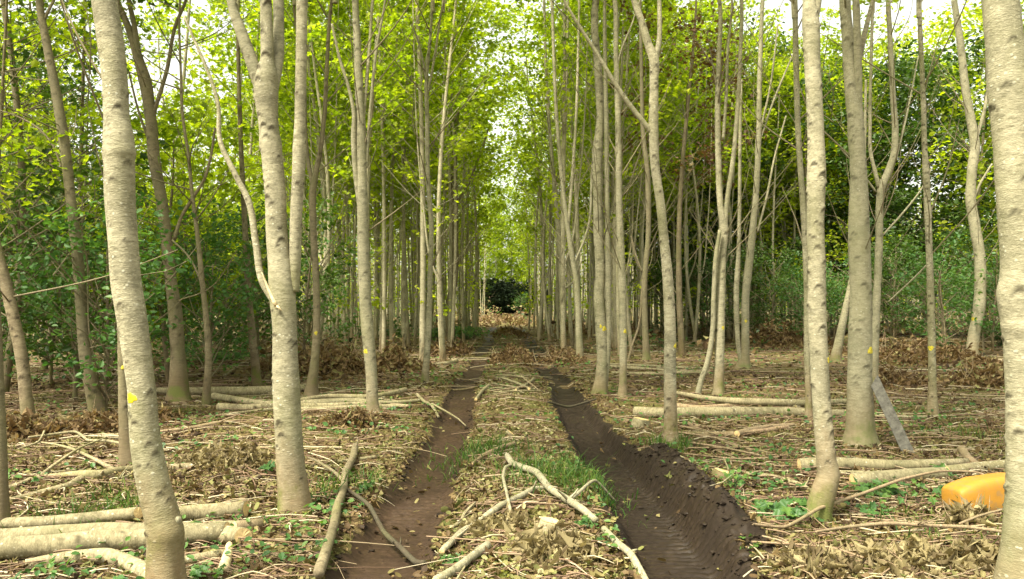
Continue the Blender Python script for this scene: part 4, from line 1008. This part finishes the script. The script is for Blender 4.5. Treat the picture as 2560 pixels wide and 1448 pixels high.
log('branch', 'long pale pole beyond the grey board, far right', 'branch', [(2190, 1046, 10), (2270, 1048, 9), (2360, 1046, 7), (2440, 1038, 6), (2530, 1022, 5)], None, seed=78, m=LOGB, ends=(0, 0), subs=[([(2420, 1042, 5), (2480, 1050, 5), (2560, 1052, 4)],)])
for i, pl in enumerate([[(1215, 985, 4), (1270, 975, 5), (1330, 968, 4)], [(1230, 968, 4), (1290, 982, 5), (1345, 985, 4)], [(1225, 996, 4), (1290, 992, 5), (1350, 978, 4)], [(1240, 950, 4), (1280, 956, 5), (1320, 965, 4)], [(1260, 1000, 4), (1300, 985, 5), (1325, 962, 4)], [(1200, 978, 4), (1260, 984, 4), (1310, 1000, 4)], [(1285, 945, 4), (1310, 962, 5), (1345, 990, 4)], [(1235, 1004, 4), (1300, 1002, 4), (1352, 996, 3)]]):
    log('stick', 'thin pale stick in the twig heap lying across the centre strip', 'stick', pl, 'twig heap on the centre strip', seed=90 + i, m=LOGB if i % 2 else STICKB, ends=(0, 0), lift=.03 + .02 * (i % 4), seg=6)
for i, pl in enumerate([[(1700, 1060, 4), (1780, 1072, 5), (1850, 1100, 4)], [(1690, 1088, 5), (1790, 1104, 6), (1880, 1128, 4)], [(1700, 1112, 5), (1800, 1124, 6), (1900, 1146, 5)], [(1705, 1100, 4), (1770, 1120, 5), (1860, 1150, 4)], [(1760, 1094, 4), (1840, 1118, 5), (1930, 1138, 3)], [(1720, 1128, 4), (1820, 1126, 5), (1900, 1122, 4)], [(1710, 1140, 4), (1830, 1144, 5), (1950, 1150, 4)], [(1780, 1150, 4), (1880, 1158, 5), (1960, 1174, 4)], [(1700, 1074, 4), (1740, 1084, 4), (1800, 1098, 3)]]):
    log('stick', 'long thin reddish switch strewn right of the curving trunk with mossy foot', 'stick', pl, 'reddish switches in the right clearing', seed=110 + i, m=STICKB, ends=(0, 0), lift=.02 + .012 * (i % 3), seg=6)
for pl, lb in (([(600, 1020, 10), (700, 1014, 11), (820, 1004, 11), (960, 994, 9)], 'straight pale pole in the middle of the small mid left stack'), ([(760, 1010, 9), (860, 1004, 10), (1000, 1006, 9), (1050, 1004, 8)], 'straight pole at the right end of the small mid left stack')):
    log('log', lb, 'log', pl, MS, seed=130 + len(lb), lift=.03)
log('log', 'straight short pale log wedged over the rear log of the near left stack', 'log', [(-60, 1322, 30), (120, 1318, 30), (330, 1306, 30)], SL, seed=134, seg=18, lift=.03)
# slash of thin poles behind the dark sapling
for i, (pl) in enumerate([[(530, 800, 6), (580, 850, 7), (660, 880, 5)], [(500, 780, 5), (570, 820, 6), (650, 845, 5)], [(560, 940, 7), (620, 900, 7), (680, 868, 5)], [(470, 850, 5), (560, 865, 6), (690, 872, 5)], [(540, 905, 5), (600, 900, 6), (690, 890, 5)]]):
    log('branch', 'pale slash pole in the tangle left of the thick three stemmed trunk', 'branch', pl, 'slash poles tangled at the left thicket', seed=80 + i, m=LOGB, ends=(0, 0), lifts=[.7, .3, .05] if i < 2 else None, seg=8)

# stumps
def stump(label, px, py, w, h, moss=False, seed=0):
    g = G(px, py); r = w * .5 * g[1] / F; hh = h * g[1] / F
    z = hz(g[0], g[1])
    mb = MB()
    P = [(0, 0, -.08), (0, 0, hh * .4), (.01, 0, hh)]
    C, rr, s, N, B, V = tube(mb, P, [r * 1.25, r * 1.05, r], 22, .012, .06, (), -.1 if moss else 4.4, .35, seed=seed)
    o = mb.build('stump', LOGB); o.location = (g[0], g[1], z); tag(o, label, 'stump', 'freshly cut stumps')
    ring = V[-1]; c = ring.mean(0); n = len(ring)
    mc = MB(); i = np.arange(n); j = (i + 1) % n
    q = c + (ring - c) * .94; q[:, 2] += .004; mid = c + (ring - c) * .45; mid[:, 2] += .007 + rng.normal(size=n) * .002
    mc.add(np.vstack([q, mid, [c + (0, 0, .008)]]), [np.stack([i, j, j + n, i + n], -1), np.stack([i + n, j + n, np.full(n, 2 * n)], -1)])
    mc.build('cut_face', CUT, o, smooth=False)
stump('pale topped small stump left of the curving trunk with the mossy foot', 1602, 1068, 32, 18, seed=1)
stump('white topped mossy stump at the edge of the dark mud berm', 1810, 1198, 44, 18, True, seed=2)
stump('low stump half buried in leaves beneath the pale kinked branch', 1375, 1356, 48, 34, seed=3)
stump('tiny sawn stub on the centre strip behind the grass', 1276, 1094, 17, 5, seed=4)

# grey board
def board():
    g = G(2276, 1142); a = np.array((g[0], g[1], hz(g[0], g[1]) - .03))
    top = W(2186, 952, 8.95)
    ax = top - a; ln = np.linalg.norm(ax); ax /= ln
    side = unit(np.cross(ax, np.array((-.35, -1.0, .1)))); nr = np.cross(side, ax)
    hw, ht = .056, .011
    prof = [(-hw, 0), (-hw * .72, -.02), (hw * .9, .05), (hw, .07)]
    mb = MB(); v = []; f = []
    ys = [0, .12, .5, .88, 1.0]
    for k, t in enumerate(ys):
        for (sx, sy) in ((-1, -1), (-.9, -1.25), (.9, -1.25), (1, -1), (1, 1), (.9, 1.25), (-.9, 1.25), (-1, 1)):
            slant = .05 * sx if k == len(ys) - 1 else -.05 * sx if k == 0 else 0
            w = hw * (1 + .02 * math.sin(k * 2))
            v.append(side * sx * w + ax * (t * ln + slant) + nr * sy * ht + nr * .015 * math.sin(t * 3))
    for k in range(len(ys) - 1):
        for i in range(8):
            j = (i + 1) % 8; f.append((k * 8 + i, k * 8 + j, k * 8 + 8 + j, k * 8 + 8 + i))
    e = (len(ys) - 1) * 8
    mb.add(np.array(v), [np.array(f), np.array([list(range(7, -1, -1)), list(range(e, e + 8))])])
    o = mb.build('board', GREY, smooth=False); o.location = a
    tag(o, 'long flat grey board leaning beside the thickest pale trunk', 'board')
board()

# yellow canister
def canister():
    g = G(2440, 1290)
    root = empty('canister', (g[0], g[1] + .12, hz(g[0], g[1] + .12)))
    tag(root, 'yellow plastic canister lying on its side behind the nearest right trunk', 'canister')
    Lc, Dc, Hc = .56, .26, .285
    mbc = MB(); vv = []; nu, na = 40, 48
    us_ = -np.cos(np.linspace(0, math.pi, nu)) * .5
    for u in us_:
        k = (1 - min(1, abs(u * 2)) ** 7) ** (1 / 7.) if abs(u) < .4999 else .0
        k = .30 + .70 * k if k > 0 else .30
        k *= 1 - .030 * math.exp(-((u + .20) / .012) ** 2) * 1.5
        for a in range(na):
            t = a / na * 2 * math.pi
            c, q = math.cos(t), math.sin(t)
            e = 2 / 4.5
            yy = math.copysign(abs(c) ** e, c) * Dc * .5 * k; zz = math.copysign(abs(q) ** e, q) * Hc * .5 * k
            sl = max(0, -u - .15)
            zz -= sl * .12 * (1 if zz > 0 else -.7) * abs(zz) / (Hc * .5)
            yy *= 1 - .05 * math.exp(-((u - .1) / .16) ** 2) * (1 - abs(zz) / Hc)
            zz *= 1 - .035 * (math.exp(-((yy - .035) / .012) ** 2) + math.exp(-((yy + .045) / .012) ** 2)) * (abs(u) < .38)
            vv.append((u * Lc + .02 * (zz / Hc), yy, zz))
    idx = np.arange(nu * na).reshape(nu, na); nx_ = np.roll(idx, -1, 1)
    mbc.add(np.array(vv), [np.stack([idx[:-1], nx_[:-1], nx_[1:], idx[1:]], -1).reshape(-1, 4)[:, ::-1], idx[0][None, :], idx[-1][::-1][None, :]])
    b = mbc.build('body', PLASTIC, root)
    b.location = (.13, 0, Hc * .5 - .05); b.rotation_euler = (rad(-4), rad(-5), rad(9))
    mb = MB(); tube(mb, [(.41, -.02, .20), (.45, -.02, .26), (.52, -.02, .26), (.55, -.02, .19)], [.017, .018, .018, .017], 10, .01, .0)
    mb.build('handle', PLASTIC, root)
    mb = MB(); tube(mb, [(.40, .02, .10), (.46, .03, .10)], [.028, .028], 16, .01, 0); mb.build('cap', plain('black_cap', (.03, .03, .03)), root)
    root.rotation_euler = (0, 0, 0)
canister()

# ------------------------------------------------------------------ litter and small growth
def xyz(x, y, dz=0):
    return np.stack([x, y, hg(x, y) + dz], -1)
def in_rut(x, y):
    tl, tr = ruts(x, y)
    return ((tl < 1.0) & (y < 60)) | ((tr < 1.0) & (y < 17.0 + 30 * rng.random(np.shape(y)))) | ((berm(x, y) > .35) & (x > RX))
def scatter(n, y0, y1, p=1.0, xm=.66, keep_rut=.03):
    u = rng.random(n)
    y = np.exp(np.log(y0) + u * (np.log(y1) - np.log(y0))) if p == 1 else y0 + (y1 - y0) * u ** p
    x = rng.uniform(-1, 1, n) * (xm * y + .4)
    k = (~in_rut(x, y)) | (rng.random(n) < keep_rut)
    return x[k], y[k]
def litter():
    mb = MB()
    for n, y0, y1, s0, s1, tm in ((26000, 3.6, 7.5, .018, .055, CURL), (12000, 3.6, 8, .02, .065, FLAT), (1500, 3.6, 9, .05, .09, SYCW), (2600, 3.6, 13, .04, .085, SYCW), (60000, 6.5, 17, .025, .06, SIMPLE), (5000, 6.5, 20, .05, .10, SYCW), (40000, 15, 60, .05, .13, SIMPLE)):
        x, y = scatter(n, y0, y1)
        cl = vn(x * 1.3, y * 1.3, 81)
        k = rng.random(len(x)) < .35 + .9 * cl
        x, y = x[k], y[k]; n = len(x)
        strip = np.exp(-((x - .17) / .6) ** 2)
        t = np.clip(rng.beta(1.2, 1.3, n) * .9 + .22 * strip + .25 * (vn(x * .8, y * .8, 82) - .5) - .12 * sm(10, 25, y), 0, 1)
        put(mb, tm, xyz(x, y, .004 + .025 * rng.random(n)), np.array((0, 0, 1.0)) + rng.normal(size=(n, 3)) * .42, rng.uniform(s0, s1, n), t)
    o = mb.build('leaf_litter', LITTER)
    tag(o, 'dry tan and yellowing fallen leaves strewn over the forest floor', 'leaf litter', None, 'stuff')
litter()
TWIG = leafmat('twig', [(0, (.07, .042, .026)), (.35, (.17, .105, .065)), (.7, (.25, .175, .105)), (.9, (.34, .28, .165)), (1, (.44, .38, .25))], .0, (1, 1, 1), .8)
def twigs():
    mb = MB()
    x, y = scatter(13500, 3.7, 40, keep_rut=.02)
    for a, b in zip(x, y):
        ln = random.uniform(.06, .3) if random.random() < .72 else random.uniform(.3, 1.2)
        if b > 14: ln *= 1.5
        az = random.gauss(0, .55) if random.random() < .6 else random.uniform(0, 6.28)
        d = np.array((math.cos(az), math.sin(az))) * ln * .5
        r = random.uniform(.0015, .0055) * (1 + b * .05)
        lo = random.uniform(.0, .05)
        bend = np.array((-d[1], d[0])) * random.gauss(0, .25)
        pts = np.array([(a - d[0], b - d[1]), (a + bend[0], b + bend[1]), (a + d[0], b + d[1])])
        z = hg(pts[:, 0], pts[:, 1])
        zm = max(z[0], z[1], z[2])
        P = np.column_stack([pts, np.maximum(z, zm - .06) + r + lo * np.array([random.random(), 1, random.random()])])
        if b < 16 and in_rut(pts[:, 0], pts[:, 1]).any() and random.random() < .93: continue
        tube(mb, P, [r, r * .85, r * .45], 4, ln / 4, .0, cap=False)
        mb.tone[-1][:] = random.random()
    o = mb.build('twig_litter', TWIG)
    tag(o, 'thin brown and pale twigs littering the forest floor', 'twigs', None, 'stuff')
twigs()
def greens():
    mb = MB()
    x, y = scatter(16000, 4.2, 45, keep_rut=0)
    k = vn(x * .9, y * .9, 91) + .15 * vn(x * 4, y * 4, 92) > .62
    x, y = x[k], y[k]; n = len(x)
    put(mb, OVAL, xyz(x, y, .02 + .07 * rng.random(n)), np.array((0, -.2, 1.0)) + rng.normal(size=(n, 3)) * .4, rng.uniform(.018, .05, n) * (1 + y * .05), rng.random(n))
    o = mb.build('ground_cover', HERB, smooth=False)
    tag(o, 'low green weeds patchily covering the clearing floor', 'ground cover', None, 'stuff')
    mb = MB()
    spots = [(1215, 1135, 50, 500), (1180, 1150, 60, 400), (1390, 1215, 70, 700), (1440, 1205, 60, 700), (1350, 1200, 60, 420), (1480, 1225, 40, 350), (260, 1290, 70, 900), (200, 1300, 70, 500), (340, 1290, 40, 300), (835, 1235, 40, 260), (900, 1215, 40, 160), (1665, 1122, 26, 420), (1700, 1118, 22, 260), (1520, 975, 20, 220), (2420, 1095, 60, 260), (2470, 1300, 80, 160), (2310, 1330, 80, 200)]
    for (px, py, w, m) in spots:
        m = int(m * (.22 if px < 400 else .55)); w = w * 1.25
        g = G(px, py); s = w * g[1] / F
        bx = g[0] + rng.normal(size=m) * s * .8; by = g[1] + rng.normal(size=m) * s * 1.2
        b = xyz(bx, by)
        h = rng.gamma(3, .03, m) + .02
        lean = rng.normal(size=(m, 2)) * .6
        w_ = rng.uniform(.002, .006, m)
        az = rng.uniform(0, 6.28, m)
        sd = np.stack([np.cos(az), np.sin(az), 0 * az], -1) * w_[:, None]
        mid = b + np.stack([lean[:, 0] * h * .35, lean[:, 1] * h * .35, h * .6], -1); tip = b + np.stack([lean[:, 0] * h, lean[:, 1] * h, h * .9], -1)
        v = np.stack([b - sd, b + sd, mid + sd * .8, mid - sd * .8, tip], 1).reshape(-1, 3)
        i = np.arange(m) * 5
        mb.add(v, [np.stack([i, i + 1, i + 2, i + 3], -1), np.stack([i + 3, i + 2, i + 4], -1)], np.repeat(rng.random(m), 5))
    o = mb.build('grass', GRASS, smooth=False)
    tag(o, 'short green grass tufts on the centre strip and around trunks', 'grass', None, 'stuff')
    mb = MB()
    for (px, py, w, m) in [(1230, 1435, 80, 2600), (250, 1300, 90, 3600), (330, 1285, 50, 1200), (770, 1275, 36, 1500), (835, 1272, 50, 900), (1690, 1128, 30, 700), (1775, 1198, 45, 1100), (2060, 1318, 50, 1200), (2330, 1310, 90, 1500), (2450, 1100, 80, 1000), (2110, 1108, 30, 500), (2195, 1112, 30, 500), (1830, 880, 40, 500), (440, 1030, 30, 400), (1010, 1105, 18, 250)]:
        g = G(px, py); s = w * g[1] / F
        x = g[0] + rng.normal(size=m) * s * .6; y = g[1] + rng.normal(size=m) * s * 1.0
        k = ~in_rut(x, y); x, y = x[k], y[k]; m = len(x)
        put(mb, SIMPLE, xyz(x, y, .002 + .015 * rng.random(m)), np.array((0, -.2, 1.0)) + rng.normal(size=(m, 3)) * .7, rng.uniform(.010, .026, m) * max(1, g[1] / 8), rng.random(m))
    o = mb.build('moss', MOSS, smooth=False)
    tag(o, 'yellow green moss cushions on the ground and around tree feet', 'moss', None, 'stuff')
greens()
# mud clods on the berm and in the ruts
def clods():
    mb = MB()
    import bmesh
    bm = bmesh.new(); bmesh.ops.create_icosphere(bm, subdivisions=2, radius=1)
    v0 = np.array([v.co[:] for v in bm.verts]); f0 = np.array([[v.index for v in f.verts] for f in bm.faces]); bm.free()
    n = 620
    y = rng.uniform(4.9, 9.2, n); x = RX + .50 + rng.normal(size=n) * .14
    y2 = rng.uniform(3.8, 16, 700); x2 = np.where(rng.random(700) < .45, LX + np.sign(rng.normal(size=700)) * .27 + rng.normal(size=700) * .06, RX + np.sign(rng.normal(size=700)) * .35 + rng.normal(size=700) * .06)
    x = np.concatenate([x, x2]); y = np.concatenate([y, y2])
    z = hg(x, y)
    for a, b, c in zip(x, y, z):
        s = .004 + .018 * random.random() ** 4 + .005 * random.random()
        v = v0 * (1 + .5 * (2.2 * vn(v0[:, 0] * 2.6 + a * 50, v0[:, 1] * 2.6 + v0[:, 2] * 1.7 + b * 50, 4)[:, None] - 1.1)) * s * np.array((1.3, 1, .6))
        mb.add(v + np.array((a, b, c + s * .3)), [f0])
    o = mb.build('mud_clods', MUDR, smooth=False)
    tag(o, 'dark crumbs of mud thrown up along the right rut', 'mud clods', None, 'stuff')
clods()

# heaps of brown brash
def brash(label, px, py, w, hpx, nl, m=BROWN, size=.09, group='heaps of withered brash', ry=1.0, nt=26):
    g = G(px, py); s = w * .5 * g[1] / F; h = hpx * g[1] / F
    x = rng.uniform(-1, 1, nl) * (.55 + .6 * rng.random(nl)); y = rng.normal(size=nl) * .5
    rr = np.sqrt(x * x + y * y)
    lump = .15 + 1.5 * vn(x * 4.2 + px, y * 3.2, 51) * vn(x * 1.7 + py, y * 1.2, 52) + .5 * (rng.random(nl) > .93)
    z = h * np.clip(1 - (rr / 1.25) ** 2, .03, 1) * lump * rng.random(nl) ** .7
    X, Y = g[0] + x * s, g[1] + y * s * ry
    keep = ~(in_rut(X, Y) & (Y < 45)); X, Y, z = X[keep], Y[keep], z[keep]; n = len(X)
    base = np.array((g[0], g[1], hz(g[0], g[1])))
    root = empty('brash_heap', base); tag(root, label, 'brash heap', group)
    mb = MB()
    pp = np.stack([X, Y, hg(X, Y) + z + .01], -1) - base; nv = rng.normal(size=(n, 3)) * .8 + np.array((0, -.2, .5)); sz = rng.uniform(.5, 1.35, n) * size; tn = np.clip(rng.normal(.5, .27, n), 0, 1)
    for tm, kk in ((CURL2 if g[1] < 13 else CURL, rng.random(n) < .4), (SYCW, None)):
        if kk is None: kk = ~k1
        else: k1 = kk
        put(mb, tm, pp[kk], nv[kk], sz[kk], tn[kk])
    mb.build('withered_leaves', m, root)
    mb = MB()
    for q in range(nt):
        a = rng.normal(size=2) * .4; az = rng.uniform(0, 6.28); ln = s * rng.uniform(.25, .7)
        p0 = np.array((g[0] + a[0] * s, g[1] + a[1] * s * ry, 0)); p0[2] = hz(p0[0], p0[1]) + h * .1
        p2 = p0 + np.array((math.cos(az) * ln, math.sin(az) * ln * ry, h * rng.uniform(0, 1.1)))
        r = .004 * max(1, g[1] / 10)
        tube(mb, [p0 - base, (p0 + p2) / 2 - base + rng.normal(size=3) * ln * .08, p2 - base], [r, r * .8, r * .4], 4, ln / 4, 0, cap=False)
    mb.build('twigs', STICKB, root)
brash('big rust brown heap of withered leaves left of the slim yellow dabbed trunk', 830, 935, 220, 95, 2200, ry=1.6, size=.12)
brash('rust brown heap between the slim yellow dabbed trunk and the curving footed trunk', 1000, 925, 150, 60, 1200, ry=1.6, size=.11)
brash('brown heap along the left edge of the left rut near the knotted twin trunk', 1120, 885, 120, 45, 900, ry=2, size=.13)
brash('low withered heap at the foot of the slim yellow dabbed trunk', 890, 1062, 180, 36, 1100, size=.07)
brash('brown heap covering the centre strip between the far ruts', 1285, 905, 130, 34, 1800, ry=3.0, size=.085)
brash('faint brown heap at the very end of the track', 1262, 806, 150, 16, 1500, ry=6.0, size=.26)
brash('farther brown heap on the crest of the centre strip', 1275, 835, 90, 12, 1200, ry=5.0, size=.13)
brash('brown heap spilling over the right rut toward the fan stemmed trunk', 1400, 900, 120, 34, 1500, ry=3.0, size=.085)
brash('brown heap behind the two mid distance trunks right of the track', 1440, 830, 160, 45, 1400, ry=3.0, size=.17)
brash('brown heap behind the sturdy straight trunk', 1560, 845, 150, 40, 1000, ry=2.5, size=.16)
brash('withered heap at the wood edge behind the flared trunk', 1960, 865, 210, 60, 1300, ry=2, size=.15)
brash('withered heap at the dark wood edge near the straight slim trunk', 2280, 905, 300, 70, 1500, ry=1.5, size=.13)
brash('withered heap at the foot of the snaking trunk', 2470, 960, 200, 70, 1100, size=.11)
brash('withered heap left of the snaking trunk on the bank', 2220, 960, 200, 40, 900, size=.10)
brash('brown heap behind the small stack left of the root flared trunk', 700, 930, 140, 40, 600, ry=1.5, size=.11)
brash('withered dark heap at the far left under the leaning trunk', 110, 1090, 240, 60, 1100, size=.09)
brash('withered pale heap around the log piece behind the nearest left trunk', 560, 1165, 240, 40, 900, m=WILT, size=.07)
brash('dull withered heap between the far left trunks', 300, 1060, 260, 60, 1200, size=.09)
WG = 'heaps of pale wilted leaves'
for lb, px, py, w, h, n in [('wilted leaf heap at the foot of the nearest right trunk', 2440, 1420, 190, 46, 620), ('wilted leaf heap in the lower right, left of the nearest right trunk', 2250, 1415, 220, 50, 700), ('wilted leaf heap at the bottom edge right of the dark rut', 2040, 1430, 180, 40, 520), ('wilted leaves drooping in front of the yellow canister', 2420, 1312, 110, 62, 150), ('pale wilted leaves heaped around the half buried stump', 1390, 1400, 210, 44, 560), ('pale wilted leaves at the bottom of the centre strip by the sawn pole', 1240, 1335, 170, 30, 380)]:
    brash(lb, px, py, w, h, n, m=WILT, size=.075, group=WG, nt=16)

# broad leaved plants
def plant(label, px, py, w, hpx, n, size, group='broad leaved green plants', tm=SYC, m=HERB):
    g = G(px, py); s = w * .5 * g[1] / F; h = hpx * g[1] / F
    base = np.array((g[0], g[1], hz(g[0], g[1])))
    root = empty('herb_plant', base); tag(root, label, 'plant', group)
    ml, ms = MB(), MB()
    P = np.stack([rng.normal(size=n) * s * .5, rng.normal(size=n) * s * .6, h * rng.uniform(.35, 1, n)], -1)
    put(ml, tm, P, np.array((0, -.45, 1.0)) + rng.normal(size=(n, 3)) * .35, rng.uniform(.7, 1.25, n) * size, rng.random(n), np.stack([P[:, 0], P[:, 1] - .05, 0 * P[:, 2]], -1) + rng.normal(size=(n, 3)) * .05)
    for p in P[::2]:
        tube(ms, [(p[0] * .2, p[1] * .2, -.02), (p[0] * .6, p[1] * .6, p[2] * .7), tuple(p)], [.003, .0025, .002], 4, .05, 0, cap=False)
    ml.build('leaves', m, root, smooth=False); ms.build('stems', HERB, root)
for a in [('big leaved green plant left of the swollen foot trunk', 1965, 1300, 110, 36, 34, .085), ('green plant between the short thick log and the canister', 2270, 1245, 170, 30, 40, .065), ('green plant in front of the sawn end of the short thick log', 2165, 1240, 110, 30, 34, .065), ('green plant right of the swollen foot trunk, lower down', 2195, 1290, 90, 24, 22, .06), ('small green plant right of the white topped stump', 1835, 1225, 60, 40, 30, .04), ('green plant row behind the big leaved plant', 1870, 1265, 110, 16, 26, .05), ('small green plant at the left foot of the thick three stemmed trunk', 672, 1192, 30, 26, 12, .06), ('green clump at the left rut beside the stout grey branch', 912, 1235, 60, 26, 26, .04), ('green plant under the cut ends of the near left stack', 500, 1450, 60, 30, 20, .06), ('green plant at the log above the canister', 2355, 1200, 50, 24, 16, .05), ('green weeds at the bottom left of the centre strip', 1130, 1405, 70, 18, 18, .05), ('young green leaves poking up beneath the kinked branch', 1460, 1330, 60, 24, 16, .05)]:
    plant(*a)
for a in [('leafy green patch on the left verge beyond the twin stemmed trunk', 1160, 850, 120, 30, 300, .12), ('leafy green patch left of the twin stemmed trunk', 1080, 850, 90, 28, 160, .12), ('green patch beneath the thicket by the thin dark sapling', 560, 905, 150, 20, 200, .09), ('green bush at the foot of the snaking trunk, far right', 2505, 870, 90, 60, 240, .12)]:
    plant(*a, group='green plants farther off')
